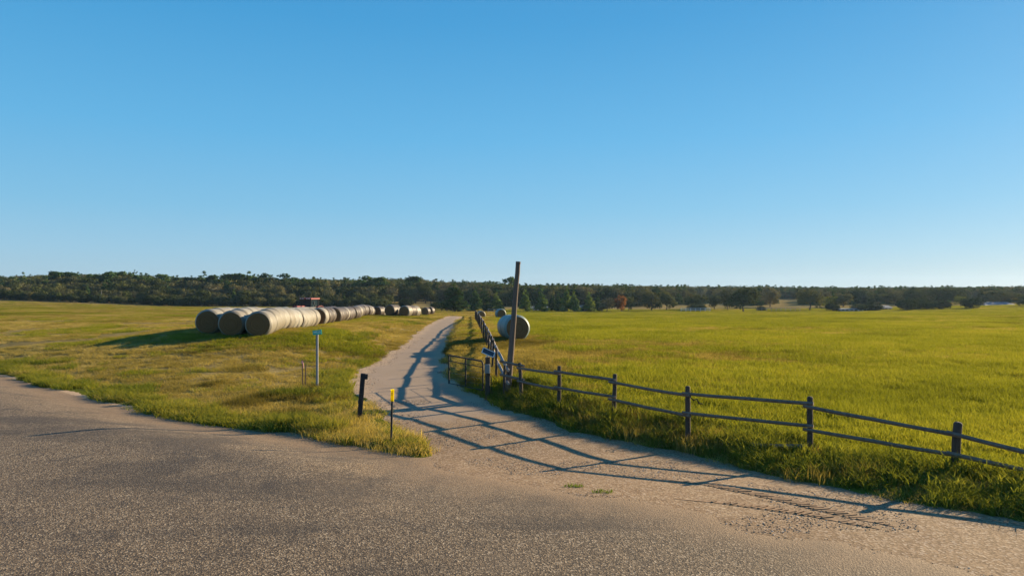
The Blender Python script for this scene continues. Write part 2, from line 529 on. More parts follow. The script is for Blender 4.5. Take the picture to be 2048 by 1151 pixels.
CTRL = np.array([
    (0, -40, 0), (-60, -20, 0), (60, -40, 0), (0, 6, 0), (-20, 14, 0),
    (-8.5, 29.7, .10), (-26, 36, .15), (-14, 27, .05), (-5, 22.4, .05), (-42, 50, .5), (-70, 75, .9),
    (-16.7, 45, 1.2), (-20.5, 47, 1.25), (-12, 38, .5), (-22, 70, .75), (-24.5, 84, .45), (-25, 118, -.5), (-16, 104, .1), (-19.7, 159, -1.5), (-11, 60, .7), (-12, 85, .35),
    (-45, 80, .9), (-110, 120, .9), (-210, 280, -.1), (-170, 280, -1.4), (-132, 280, -2.9), (-66, 280, -3.2), (-90, 180, -1.0), (-45, 200, -2.3), (-300, 300, 1.5),
    (7.4, 16.9, .47), (4.86, 18.75, .42), (3.2, 21.6, .47), (1.63, 23.8, .42), (.33, 25.6, .52), (9.2, 14.3, .54), (-.3, 27, .51), (13, 10, .55),
    (0.1, 48, .74), (-3, 70, .5), (-6, 112, -.5), (-1, 100, -.6), (-2.4, 125, -1.15), (-6.6, 150, -2.2),
    (10, 32, .62), (30, 32, .75), (20, 60, .55), (45, 60, .6), (60, 30, .9), (40, 120, -.9), (95, 120, -.3),
    (5, 230, -3.8), (60, 230, -3.8), (115, 230, -3.65), (140, 230, -3.1), (172, 230, -2.1), (260, 230, -.8),
    (5, 175, -2.45), (50, 175, -2.5), (95, 175, -2.1), (140, 175, -1.3), (60, 205, -3.0), (20, 140, -1.6), (0, 340, -3.2), (90, 340, -3.0), (200, 340, -2.5), (-80, 340, -1.2), (-200, 360, 1.5), (-300, 420, 4),
    (-100, 430, 2.5), (0, 430, -1), (-60, 600, 4), (100, 600, -3), (300, 600, -2), (500, 700, -1), (-600, 700, 8),
    (0, 1000, 0), (600, 1100, -1), (-800, 1200, 8), (1000, 1000, 0), (0, 2500, 0), (-3000, 2500, 5), (3000, 2500, 0), (-3000, 0, 2), (3000, 0, 0), (0, -2000, 0)], float)
def rbf_k(r2): return np.sqrt(r2 + 36.0)
_A = rbf_k(((CTRL[:, None, :2] - CTRL[None, :, :2]) ** 2).sum(-1)) + np.eye(len(CTRL)) * 0.05
_W = np.linalg.solve(_A, CTRL[:, 2])
def h_base(x, y):
    x = np.asarray(x, float); y = np.asarray(y, float)
    sh = x.shape
    xf, yf = x.ravel(), y.ravel()
    out = np.empty(xf.shape)
    for i in range(0, len(xf), 20000):
        a, b_ = xf[i:i + 20000], yf[i:i + 20000]
        out[i:i + 20000] = rbf_k((a[:, None] - CTRL[None, :, 0]) ** 2 + (b_[:, None] - CTRL[None, :, 1]) ** 2) @ _W
    return out.reshape(sh)

ROAD_EDGE = [(-110, 108), (-70, 73), (-26.1, 34.8), (-17, 27.4), (-11.3, 23.0), (-7.1, 20.8), (-4.5, 19.1), (-2.2, 17.7)]
ROAD_DRIVE = [(-1.2, 15.6), (1.7, 13.3), (5.2, 10.6), (10, 7.0), (18, 2.2), (30, -9), (60, -34)]
ROAD_NEAR = [(50, -48), (20, -20), (4, -6), (-8, 1.5), (-20, 11), (-36, 24), (-80, 60), (-120, 96)]
DL = [(-2.6, 19.6), (-4.2, 22.6), (-5.6, 26.2), (-6.9, 30), (-8.3, 34.6), (-8.0, 39), (-8.3, 43.7), (-8.4, 51.5), (-9.1, 62.5), (-9.9, 78.5), (-10.2, 93), (-10.3, 106), (-11, 122), (-15, 150)]
DR = [(-11, 150), (-8.6, 122), (-8.0, 112), (-6.6, 80.6), (-5.85, 67), (-4.9, 52.5), (-4.3, 44.7), (-3.5, 37.7), (-2.85, 32.6), (-1.8, 28.7), (-.45, 25.6), (1.95, 21.1), (4.6, 18.06), (6.4, 14.9), (7.4, 13.0), (8.7, 11.5), (13, 7.6), (30, -6), (60, -31)]
HARD = ROAD_EDGE + DL + DR + ROAD_NEAR
ROADP = ROAD_EDGE + ROAD_DRIVE + ROAD_NEAR

def sdist(poly, x, y):
    """signed distance to polygon, negative inside"""
    P = np.array(poly, float)
    Q = np.roll(P, -1, 0)
    x = np.asarray(x, float); sh = x.shape
    xf, yf = x.ravel(), np.asarray(y, float).ravel()
    d2 = np.full(xf.shape, 1e12)
    ins = np.zeros(xf.shape, bool)
    for (ax, ay), (bx, by) in zip(P, Q):
        ex, ey = bx - ax, by - ay
        t = np.clip(((xf - ax) * ex + (yf - ay) * ey) / (ex * ex + ey * ey), 0, 1)
        d2 = np.minimum(d2, (xf - ax - t * ex) ** 2 + (yf - ay - t * ey) ** 2)
        if ay != by:
            c = ((ay > yf) != (by > yf)) & (xf < (bx - ax) * (yf - ay) / (by - ay) + ax)
            ins ^= c
    d = np.sqrt(d2)
    return np.where(ins, -d, d).reshape(sh)

def drive_mid(y):
    ys = [-40, 8, 13, 18, 26, 33, 45, 62, 80, 112, 150]
    xs = [60, 5, 2, 0, -2.5, -5, -6.3, -7.4, -8.4, -9.4, -13]
    return np.interp(y, ys, xs)

def sd_hard(x, y):
    j = (fbm(x, y, 1.6, 5, 3) - .5) * .9 * sstep(0, 3, np.asarray(y) - 5)
    return sdist(HARD, x, y) + j

def height(x, y, sd=None):
    x = np.asarray(x, float); y = np.asarray(y, float)
    if sd is None: sd = sd_hard(x, y)
    h0 = h_base(x, y)
    bumps = (fbm(x, y, 7, 3, 4) - .5) * .28 * sstep(0, 4, sd)
    sr = sdist(ROADP, x, y)
    zh = h0 * sstep(92, 128, y) + .45 * np.maximum(sstep(.3, 3.8, -sr), sstep(18.5, 11, y) * (np.abs(sr) < 9))
    rt = x > drive_mid(y)
    q = np.clip(np.clip(sd, 0, None) / np.where(rt, np.where(y < 27, 2.3, 1.7), 5.0), 0, 1)
    sdp = np.clip(sd, 0, None)
    steep = .70 * sstep(0, .75, sdp) + .30 * sstep(.3, 5, sdp)
    k = sstep(26, 30, y)
    w = np.where(rt, (q * .6 + .4 * sstep(0, 1, q)) * (1 - k) + steep * k, sstep(0, 1, q))
    return zh * (1 - w) + (h0 + bumps) * w

def hz(x, y):
    return float(height(np.array([x]), np.array([y]))[0])

def dryness(x, y, sd):
    n = fbm(x, y, 9, 21, 4); n2 = fbm(x, y, 2.6, 31, 3)
    left = np.asarray(x) < drive_mid(y)
    dl = .74 + (n - .5) * 1.1 + (n2 - .5) * 1.1
    dl = dl - .40 * np.exp(-((x + 13) ** 2 / 30 + (y - 47) ** 2 / 160))        # fresh green beside the bales
    dl = dl - .6 * (1 - sstep(.3, 1.8, sd)) * (1 - sstep(36, 44, y)) * (x < -3)    # green strip along the tarmac
    dl = dl + .35 * np.exp(-(np.clip(sd, 0, 50) / 3.0) ** 2) * sstep(28, 40, y)
    dl = np.where(y > 70, dl * .6 + .22, dl)
    ns = fbm(x, y * 2.2, 22, 45, 4)
    dr = .08 + (n - .5) * .85 + (n2 - .5) * .45 + .42 * sstep(.56, .74, ns)
    dr = dr + (.08 + .7 * (n2 - .3)) * np.exp(-((x - 5) ** 2 / 70 + (y - 37) ** 2 / 50))
    dr = dr + .62 * (1 - sstep(1.5, 6, x - np.interp(y, [20, 27, 50, 110], [4, -2.5, -2, -7]))) * sstep(26, 32, y)
    dr = dr + .14 * sstep(50, 200, y)
    d = np.where(left, dl, dr)
    return np.clip(d, 0, 1)

def axis_coords(a, b_, step, lo, hi, g=1.12):
    c = list(np.arange(a, b_ + 1e-6, step))
    s, v = step, b_
    while v < hi:
        s *= g; v += s; c.append(v)
    s, v, pre = step, a, []
    while v > lo:
        s *= g; v -= s; pre.append(v)
    return np.array(pre[::-1] + c)
xs = axis_coords(-36, 18, .34, -1900, 1900, 1.11)
ys = np.concatenate([axis_coords(8, 42, .32, -400, 42, 1.25), np.arange(42.5, 125, .55)])
ext, s, v = [], .55, 125.0
while v < 1900: ext.append(v); s *= 1.10; v += s
ys = np.concatenate([ys, np.array(ext)])
GX, GY = np.meshgrid(xs, ys)
SD = sd_hard(GX, GY)
HT = height(GX, GY, SD)
SDR = sdist(ROADP, GX, GY) + (fbm(GX, GY, 1.4, 9, 4) - .5) * 1.5 * (GX > -6)
def grid_mesh(name, Z, mask, mat, attrs):
    ny, nx = Z.shape
    idx = np.arange(ny * nx).reshape(ny, nx)
    quads = np.stack([idx[:-1, :-1], idx[:-1, 1:], idx[1:, 1:], idx[1:, :-1]], -1).reshape(-1, 4)
    if mask is not None:
        cm = (mask[:-1, :-1] | mask[:-1, 1:] | mask[1:, 1:] | mask[1:, :-1]).ravel()
        quads = quads[cm]
    used = np.unique(quads)
    remap = np.full(ny * nx, -1); remap[used] = np.arange(len(used))
    quads = remap[quads]
    co = np.stack([GX.ravel()[used], GY.ravel()[used], Z.ravel()[used]], -1)
    me = bpy.data.meshes.new(name)
    me.vertices.add(len(co)); me.vertices.foreach_set('co', co.ravel())
    me.loops.add(quads.size); me.loops.foreach_set('vertex_index', quads.ravel().astype(np.int32))
    me.polygons.add(len(quads))
    me.polygons.foreach_set('loop_start', np.arange(0, quads.size, 4, dtype=np.int32))
    me.polygons.foreach_set('use_smooth', np.ones(len(quads), bool))
    me.update(calc_edges=True)
    for k, a in attrs.items():
        at_ = me.attributes.new(k, 'FLOAT', 'POINT')
        at_.data.foreach_set('value', a.ravel()[used].astype(np.float32))
    me.materials.append(mat)
    return link_mesh(name, me)
DRY = dryness(GX, GY, SD)
far_dry = sstep(225, 300, GY) * .55
o = grid_mesh('field', HT - .07 * sstep(.0, .5, -SD), None, M['soil'], {'dry': np.clip(DRY + far_dry, 0, 1)})
tag(o, kind='structure')
micro = (fbm(GX, GY, 1.1, 41, 3) - .5) * .03
o = grid_mesh('driveway', HT - .07 * sstep(0, .5, SD) + micro * sstep(16.5, 18.5, GY) * sstep(0, 1, -SD) * (1 - sstep(34, 40, GY)) - .05 * sstep(.3, .8, -SDR), (SD < .7) & (SDR > -1.5), M['drive'],
              {'edge': -SD, 'mouth': 23.6 - GY + .25 * GX})
tag(o, kind='structure')
o = grid_mesh('road', HT + .012 - .06 * sstep(-.2, .35, SDR) - .05 * sstep(-.1, .4, SD), (SDR < .6), M['road'], {'edge': -SDR})
tag(o, kind='structure')

# ------------------------------------------------------------------ grass
def blades(name, n, rad, hgt, width, lean, mat, seed, curl=.5):
    r = np.random.default_rng(seed)
    V, F = [], []
    for _ in range(n):
        a = r.uniform(0, 2 * math.pi); q = rad * math.sqrt(r.uniform(0, 1))
        x, y = q * math.cos(a), q * math.sin(a)
        h = hgt * r.uniform(.55, 1.15); w = width * r.uniform(.7, 1.3)
        d = r.uniform(0, 2 * math.pi); t = r.uniform(0, 2 * math.pi)
        L = lean * r.uniform(.2, 1.2) * h
        ux, uy = math.cos(t) * w / 2, math.sin(t) * w / 2
        dx, dy = math.cos(d) * L, math.sin(d) * L
        k = len(V)
        V += [(x - ux, y - uy, -.03), (x + ux, y + uy, -.03),
              (x + dx * .4 - ux * .8, y + dy * .4 - uy * .8, h * .6), (x + dx * .4 + ux * .8, y + dy * .4 + uy * .8, h * .6),
              (x + dx, y + dy, h * (1 - curl * .25 * r.uniform(0, 1)))]
        F += [(k, k + 1, k + 3, k + 2), (k + 2, k + 3, k + 4)]
    me = bpy.data.meshes.new(name)
    me.from_pydata(V, [], F); me.materials.append(mat)
    return bpy.data.objects.new(name, me)

tuft_col = bpy.data.collections.new('grass_tufts')
def add_protos(coll, objs):
    for i, o in enumerate(objs):
        coll.objects.link(o)
protos = []
for k in range(3): protos.append(blades('tuft_a%d' % k, 80, .46, .25, .017, .7, M['grass_green'], 100 + k))
for k in range(3): protos.append(blades('tuft_b%d' % k, 75, .40, .20, .013, 1.35, M['grass_dry'], 200 + k))
for k in range(3): protos.append(blades('tuft_c%d' % k, 75, .32, .42, .019, .9, M['grass_lush'], 300 + k))
add_protos(tuft_col, protos)

def scatter(name, P, rz, sc, idx, tint, coll, sz=None, kind='stuff'):
    me = bpy.data.meshes.new(name)
    me.vertices.add(len(P)); me.vertices.foreach_set('co', np.asarray(P, np.float32).ravel())
    sz = sc if sz is None else sz
    for k, v, t in (('rz', rz, 'FLOAT'), ('sc', sc, 'FLOAT'), ('sz', sz, 'FLOAT'), ('pick', idx, 'INT'), ('tint', tint, 'FLOAT')):
        a = me.attributes.new(k, t, 'POINT')
        a.data.foreach_set('value', np.asarray(v, np.int32 if t == 'INT' else np.float32))
    o = link_mesh(name, me)
    ng = bpy.data.node_groups.new(name + '_nodes', 'GeometryNodeTree')
    ng.interface.new_socket('Geometry', in_out='INPUT', socket_type='NodeSocketGeometry')
    ng.interface.new_socket('Geometry', in_out='OUTPUT', socket_type='NodeSocketGeometry')
    gi, go = ng.nodes.new('NodeGroupInput'), ng.nodes.new('NodeGroupOutput')
    ci = ng.nodes.new('GeometryNodeCollectionInfo')
    ci.inputs['Collection'].default_value = coll
    ci.inputs['Separate Children'].default_value = True
    ci.inputs['Reset Children'].default_value = True
    ip = ng.nodes.new('GeometryNodeInstanceOnPoints')
    ip.inputs['Pick Instance'].default_value = True
    def na(nm, t):
        n = ng.nodes.new('GeometryNodeInputNamedAttribute'); n.data_type = t
        n.inputs['Name'].default_value = nm
        return [s_ for s_ in n.outputs if s_.name == 'Attribute' and s_.enabled][0]
    L = ng.links
    L.new(gi.outputs[0], ip.inputs['Points'])
    L.new(ci.outputs[0], ip.inputs['Instance'])
    L.new(na('pick', 'INT'), ip.inputs['Instance Index'])
    cx = ng.nodes.new('ShaderNodeCombineXYZ'); L.new(na('rz', 'FLOAT'), cx.inputs[2])
    L.new(cx.outputs[0], ip.inputs['Rotation'])
    cs = ng.nodes.new('ShaderNodeCombineXYZ'); s_ = na('sc', 'FLOAT')
    L.new(s_, cs.inputs[0]); L.new(s_, cs.inputs[1]); L.new(na('sz', 'FLOAT'), cs.inputs[2])
    L.new(cs.outputs[0], ip.inputs['Scale'])
    L.new(ip.outputs[0], go.inputs[0])
    md = o.modifiers.new('scatter', 'NODES'); md.node_group = ng
    if kind: o['kind'] = kind
    return o

def sample_band(y0, y1, dens, fx=.80, mar=5):
    A = (y1 - y0) * ((y0 + y1) / 2 * fx + mar) * 2
    n = int(A * dens)
    wmax = y1 * fx + mar
    y = rng.uniform(y0, y1, int(n * 1.6)); x = rng.uniform(-wmax, wmax, int(n * 1.6))
    k = np.abs(x) < y * fx + mar
    return x[k], y[k]
PX, PY, PS = [], [], []
for (y0, y1, dn, s) in ((8, 30, 15, 1.0), (30, 52, 10, 1.0), (52, 80, 6, 1.15), (80, 130, 2.6, 1.5), (130, 265, .9, 2.2)):
    x, y = sample_band(y0, y1, dn)
    PX.append(x); PY.append(y); PS.append(np.full(len(x), s))
x = np.concatenate(PX); y = np.concatenate(PY); s0 = np.concatenate(PS)
sd = sd_hard(x, y)
keep = sd > .12
x, y, s0, sd = x[keep], y[keep], s0[keep], sd[keep]
dr = dryness(x, y, sd)
left = x < drive_mid(y)
bare = fbm(x, y, 6, 77, 4)
thin = np.where(left & (y < 75), (bare < .34) | ((dr > .6) & (rng.uniform(size=len(x)) < .45)), False)
sandy = ((x + 36) ** 2 / 60 + (y - 47) ** 2 / 3 < 1) & (bare < .55) | ((x + 14.5) ** 2 / 3 + (y - 33.5) ** 2 / .8 < 1) & (fbm(x, y, 1.5, 78, 3) < .52)
ragged = left & (x > -6) & (y < 23.5) & (sd < 1.6) & (rng.uniform(size=len(x)) < .62 * (1 - sstep(.2, 1.6, sd)) + .15)
keep = ~(thin | sandy | ragged)
x, y, s0, sd, dr, left = x[keep], y[keep], s0[keep], sd[keep], dr[keep], left[keep]
n = len(x)
u = rng.uniform(size=n)
bank = (~left) & (sd < 2.3) & (y < 27.5)
strip = left & (sd < 1.5) & (y < 40) & (x < -3)
typ = np.where(dr + (u - .5) * .6 > .48, 1, 0)
typ = np.where(bank, np.where(u < .25 + .6 * fbm(x, y, 2.2, 88, 3), 2, 1), typ)
typ = np.where(strip, np.where(u < np.where(x > -6.5, .10, .62), 2, np.where((x > -6.5) | (u > .85), 1, 0)), typ)
tipz = left & (x > -7) & (y < 24.5)
lush_p = left & (fbm(x, y, 3.2, 55, 3) > .64) & (sd < 3.5)
typ = np.where(lush_p & (u < .6), 2, typ)
pick = typ * 3 + rng.integers(0, 3, n)
sc = s0 * rng.uniform(.75, 1.25, n)
sz = np.where(s0 > 1.4, .75, 1.0) * s0 ** .25 * rng.uniform(.7, 1.2, n) * (.75 + .6 * fbm(x, y, 3.5, 91, 3))
sz = np.where(left & ~strip & (typ != 2), sz * .68, sz)
sz = np.where((~left) & (typ < 2) & (sd < 4) & (y < 34), sz * .75, sz)
sz = np.where(strip | (lush_p & (typ == 2)), sz * .72, sz)
sz = np.where(tipz, sz * .8, sz)
sz = np.where(bank, sz * (.62 + .35 * sstep(.2, 1.2, sd)), sz)
sz = np.where((~left) & (typ == 0) & (y < 60), sz * 1.1, sz)
tint = np.clip(.12 + .75 * fbm(x, y, 6, 13, 4) + rng.normal(0, .12, n) - .25 * sstep(.62, .75, fbm(x, y * 1.6, 14, 17, 4)), 0, 1)
tint = np.where(strip, tint + .15, tint)
z = height(x, y, sd)
P = np.stack([x, y, z - .01], -1)
rz_ = rng.uniform(0, 6.28, n)
EX = []
for px, py, r_, k_, ty_k, th, tt in ((520, 800, .9, 26, 1, 1.5, .08), (480, 815, .7, 18, 1, 1.5, .05), (585, 792, .8, 22, 2, 1.0, .1), (640, 800, .9, 26, 1, 1.6, .1), (560, 830, .8, 20, 1, 1.3, .06), (660, 775, .6, 14, 1, 1.4, .15), (690, 740, .9, 20, 1, 1.5, .3),
                                (440, 770, .6, 12, 1, 1.3, .1), (500, 740, .8, 16, 1, 1.3, .12), (380, 700, 1.2, 18, 1, 1.2, .1), (620, 860, .8, 30, 2, 1.1, .75), (590, 850, .7, 24, 2, 1.0, .7),
                                (700, 870, .9, 20, 1, 1.3, .55), (750, 880, .9, 20, 1, 1.4, .68), (800, 890, .8, 20, 1, 1.3, .62), (838, 900, .5, 14, 1, 1.25, .7), (820, 895, .3, 7, 2, .8, .7), (670, 850, .8, 20, 1, 1.7, .5),
                                (1100, 800, 1.2, 24, 1, 1.6, .35), (1230, 838, .9, 24, 1, 1.7, .2), (1300, 870, .8, 22, 1, 1.7, .25), (1180, 822, .7, 18, 1, 1.8, .15), (1420, 885, .6, 16, 1, 1.8, .4), (1680, 960, .6, 14, 1, 1.6, .3), (920, 660, 1.2, 20, 1, 1.5, .5), (925, 700, 1.2, 24, 1, 1.6, .55), (915, 735, .8, 20, 1, 1.7, .4), (940, 765, .6, 18, 1, 1.6, .2)):
    cx_, cy_ = ground_hit(px, py)
    for _ in range(k_):
        a_ = rng.uniform(0, 6.28); q_ = r_ * math.sqrt(rng.uniform())
        EX.append((cx_ + q_ * math.cos(a_) * 1.4, cy_ + q_ * math.sin(a_), ty_k, th * rng.uniform(.7, 1.2), tt + rng.normal(0, .08)))
EX = np.array(EX)
esd = sd_hard(EX[:, 0], EX[:, 1]); EX = EX[esd > .05]; esd = esd[esd > .05]
P = np.concatenate([P, np.stack([EX[:, 0], EX[:, 1], height(EX[:, 0], EX[:, 1], esd) - .01], -1)])
m_ = len(EX)
typ = np.concatenate([typ, EX[:, 2].astype(int)]); pick = np.concatenate([pick, EX[:, 2].astype(int) * 3 + rng.integers(0, 3, m_)])
rz_ = np.concatenate([rz_, rng.uniform(0, 6.28, m_)]); sc = np.concatenate([sc, rng.uniform(.7, 1.0, m_)]); sz = np.concatenate([sz, EX[:, 3]]); tint = np.concatenate([tint, np.clip(EX[:, 4], 0, 1)])
for nm, sel, lab in (('pasture_grass', (typ == 0), 'yellow-green pasture grass over both fields'),
                     ('dry_grass', (typ == 1), 'straw-brown dry grass on the verges and field patches'),
                     ('verge_grass', (typ == 2), 'dark green lush grass along the road edge and fence bank')):
    o = scatter(nm, P[sel], rz_[sel], sc[sel], pick[sel], tint[sel], tuft_col, sz[sel])
    tag(o, lab, 'grass')

# ------------------------------------------------------------------ gravel
def rock(name, seed, r0=1.0):
    rr = random.Random(seed)
    import bmesh
    bm = bmesh.new()
    bmesh.ops.create_icosphere(bm, subdivisions=1, radius=r0)
    for v in bm.verts:
        v.co *= rr.uniform(.7, 1.2); v.co.z *= .6
    me = bpy.data.meshes.new(name); bm.to_mesh(me); bm.free()
    me.materials.append(M['pebble'])
    return bpy.data.objects.new(name, me)
m, nt, b = new_mat('pebble')
f = attr(nt, 'tint', 'INSTANCER')
nt.links.new(ramp(nt, f, [(0, (.07, .045, .03)), (.4, (.22, .145, .09)), (.75, (.36, .255, .165)), (1, (.60, .52, .43))]), b.inputs['Base Color'])
b.inputs['Roughness'].default_value = .8
M['pebble'] = m
peb_col = bpy.data.collections.new('pebbles')
add_protos(peb_col, [rock('pebble_a', 1), rock('pebble_b', 2), rock('pebble_c', 3)])
def pebbles(name, n, box, sdmask, size, lab):
    x = rng.uniform(box[0], box[1], n); y = rng.uniform(box[2], box[3], n)
    sd = sd_hard(x, y); sr = sdist(ROADP, x, y)
    k = sdmask(x, y, sd, sr)
    x, y, sd = x[k], y[k], sd[k]
    s_ = size * np.minimum(rng.lognormal(0, .45, len(x)), 2.0)
    z = height(x, y, sd) + s_ * .2
    o = scatter(name, np.stack([x, y, z], -1), rng.uniform(0, 6.28, len(x)), s_, rng.integers(0, 3, len(x)), np.clip(rng.normal(.5, .25, len(x)), 0, 1), peb_col)
    tag(o, lab, 'gravel')
pebbles('gravel', 80000, (-6, 10, 11, 27), lambda x, y, sd, sr: (sd < .1) & (sr > -.9) & (fbm(x, y, 1.8, 61, 3) + .10 * np.exp(-((x + 2) ** 2 + (y - 20.5) ** 2) / 5) > .52), .009, 'loose tan gravel in the mouth of the driveway')
pebbles('edge_gravel', 16000, (-14, 0, 22, 62), lambda x, y, sd, sr: (sd < .2) & (sd > -1.0) & (x < drive_mid(y)) & (sr > 0), .016, 'pale loose stones along the left edge of the driveway')
pebbles('road_grit', 30000, (-14, 12, 9, 24), lambda x, y, sd, sr: (sr < 0) & (fbm(x, y, 3, 67, 3) > .42), .009, 'loose pale grit scattered over the tarmac')

# ------------------------------------------------------------------ rail fences
def post_mesh(h, r, seed):
    rr = random.Random(seed)
    mb = MB()
    pts, rad = [], []
    for k in range(5):
        t = k / 4
        pts.append((rr.uniform(-.008, .008), rr.uniform(-.008, .008), -.35 + t * (h + .35)))
        rad.append(r * (1.06 - .1 * t) * rr.uniform(.95, 1.05))
    mb.tube(pts, rad, 12, dome=True)
    return mb
def rail_mb(a, b_, t=.085, w=.06, seed=0):
    rr = random.Random(seed)
    a, b_ = Vector(a), Vector(b_)
    mb = MB()
    mid = []
    for k in range(5):
        q = k / 4
        p_ = a.lerp(b_, q)
        p_.z += rr.uniform(-.006, .006) - .01 * math.sin(math.pi * q)
        mid.append(p_)
    rad = [t * .56 * rr.uniform(.93, 1.07) for _ in range(5)]
    mb.tube(mid, rad, 5)
    return mb

POSTS = [  # px of top, py top, py base, depth
    (1043, 725, 783, 25.6, -.10), (1118, 731, 806, 23.8, 0), (1228, 747, 825, 21.6, 0), (1376, 771, 867, 18.75, 0), (1620, 792, 895, 16.9, 0), (1909, 842, 945, 14.25, -.02)]
fence1 = empty('rail_fence', (0.3, 25.6, hz(.3, 25.6)))
tag(fence1, 'weathered two-rail wooden fence running right across the field edge in the foreground', 'fence', 'rail fences')
F1 = Vector(fence1.location)
pw = []
for i, (px, pt, pb, Y, ln) in enumerate(POSTS + [(2190, 905, 1000, 12.4, 0)]):
    X = gx(px, Y); zt = gz(pt, Y)
    zb = hz(X, Y)
    mb = post_mesh(zt - zb, .070 if i != 5 else .084, 40 + i)
    o = mb.build('post', M['post_wood'], fence1, True)
    o.location = Vector((X, Y, zb)) - F1
    o.rotation_euler = (0, (.13 if i == 0 else (-.055 if i == 5 else random.uniform(-.02, .02))), random.uniform(0, 6))
    pw.append((X, Y))
RAILS = [  # post index pair, py at left post, py at right post
    (0, 1, 735, 746, 761, 777), (1, 2, 741.5, 758, 773.5, 791), (2, 3, 763, 789, 797, 829), (3, 4, 786, 804, 824, 849), (4, 5, 811, 867, 857, 907), (5, 6, 863, 937, 904, 968)]
dirv = Vector((.72, -.69, 0)); nrm = Vector((-.69, -.72, 0))
for k, (i, j, a1, b1, a2, b2) in enumerate(RAILS):
    off = nrm * (.10 if k % 2 else .10)
    for q, (ya, yb) in enumerate(((a1, b1), (a2, b2))):
        A = Vector((*pw[i], gz(ya, pw[i][1]))) - dirv * .12 + off + Vector((0, 0, 0))
        B = Vector((*pw[j], gz(yb, pw[j][1]))) + dirv * .12 + off
        rail_mb(A - F1, B - F1, .084, .06, 80 + k * 2 + q).build('rail', M['rail_wood'], fence1, True)
# first short span from the pole to the leaning post
polex, poley = gx(1014, 27.0), 27.0
for ya, yb in ((721, 731), (748, 758)):
    A = Vector((polex - .25, 26.75, gz(ya, 26.8))); B = Vector((pw[0][0] + .1, pw[0][1] - .1, gz(yb, pw[0][1])))
    rail_mb(A - F1, B - F1, .095, .06, ya).build('rail', M['rail_wood'], fence1, True)

# fence along the driveway
L2 = [(gx(1008, 26.7), 26.7)]
t, Y = 0, 26.7
yy = 29.6
while yy < 113:
    X = np.interp(yy, [26.7, 29.6, 31.7, 35.4, 39.6, 43, 47, 52, 75, 112], [-.30, -.68, -.80, -1.09, -1.37, -1.63, -1.9, -2.2, -3.75, -6.1]) + random.uniform(-.05, .05)
    L2.append((float(X), yy)); yy += random.uniform(3.1, 3.5)
fence2 = empty('rail_fence', (L2[0][0], L2[0][1], hz(*L2[0])))
tag(fence2, 'long weathered rail fence running away along the right side of the driveway', 'fence', 'rail fences')
F2 = Vector(fence2.location)
rail_z = []
for i, (X, Y) in enumerate(L2):
    zb = hz(X, Y); h = 1.32 + random.uniform(-.08, .1)
    if i == 0: h = 1.25
    o = post_mesh(h, .052, 200 + i).build('post', M['post_wood'], fence2, True)
    o.location = Vector((X, Y, zb)) - F2
    o.rotation_euler = (random.uniform(-.04, .04), random.uniform(-.04, .04), random.uniform(0, 6))
    rail_z.append(zb)
for i in range(len(L2) - 1):
    (x0, y0), (x1, y1) = L2[i], L2[i + 1]
    d = Vector((x1 - x0, y1 - y0, 0)).normalized(); n_ = Vector((-d.y, d.x, 0)) * -.15
    for hgt in (1.03, .52):
        A = Vector((x0, y0, rail_z[i] + hgt + random.uniform(-.05, .03))) - d * .12 + n_
        B = Vector((x1, y1, rail_z[i + 1] + hgt + random.uniform(-.03, .06))) + d * .12 + n_
        rail_mb(A - F2, B - F2, .115, .06, 300 + i).build('rail', M['rail_sunlit'], fence2, True)

# fallen rail in the grass and loose wire on the fence
A = ground_pt(1502, 886, .47); B = ground_pt(1612, 896, .47)
o = rail_mb((A[0], A[1], hz(*A) + .24), (B[0], B[1], hz(*B) + .20), .11, .06, 5).build('fallen_rail', M['rail_wood'], None, True)
tag(o, 'fallen grey rail lying in grass at the foot of a fence post', 'fence rail')
mb = MB(); Y = 18.6
mb.tube([(gx(px, Y), Y, gz(py, Y)) for px, py in ((1380, 793), (1387, 800), (1393, 797), (1398, 806), (1405, 807))], [.012, .02, .014, .022, .01], 6)
o = mb.build('loose_wire', M['black_paint'], None, True)
tag(o, 'black loose wire dangling from the upper rail beside a fence post', 'wire')

# leaning utility pole
pole = empty('utility_pole', (polex, poley, hz(polex, poley)))
tag(pole, 'tall weathered wooden pole leaning right where the two rail fences meet', 'pole')
top = Vector((gx(1036.5, 27.2) - polex, .2, gz(524, 27.2) - pole.location.z))
mb = MB(); pts, rad = [], []
for k in range(13):
    q = k / 12
    pts.append(top * q + Vector((random.uniform(-.008, .008), 0, -.4 * (1 - q)))); rad.append((.135 - .045 * q) * random.uniform(.98, 1.02))
mb.tube(pts, rad, 16)
mb.build('shaft', M['pole_wood'], pole, True)
mb = MB(); mb.tube([top * .985 + Vector((0, 0, .0)), top * 1.004], .098, 16); mb.build('top_cap', M['pole_wood'], pole, True)
mb = MB()
for q in (.135, .10, .17): mb.tube([top * q + Vector((-.02, -.13, 0)), top * q + Vector((.03, -.155, .05))], .012, 6)
mb.box(top * .15 + Vector((.0, -.145, 0)), (.09, .02, .24)); mb.build('metal_tag', M['dark_metal'], pole)

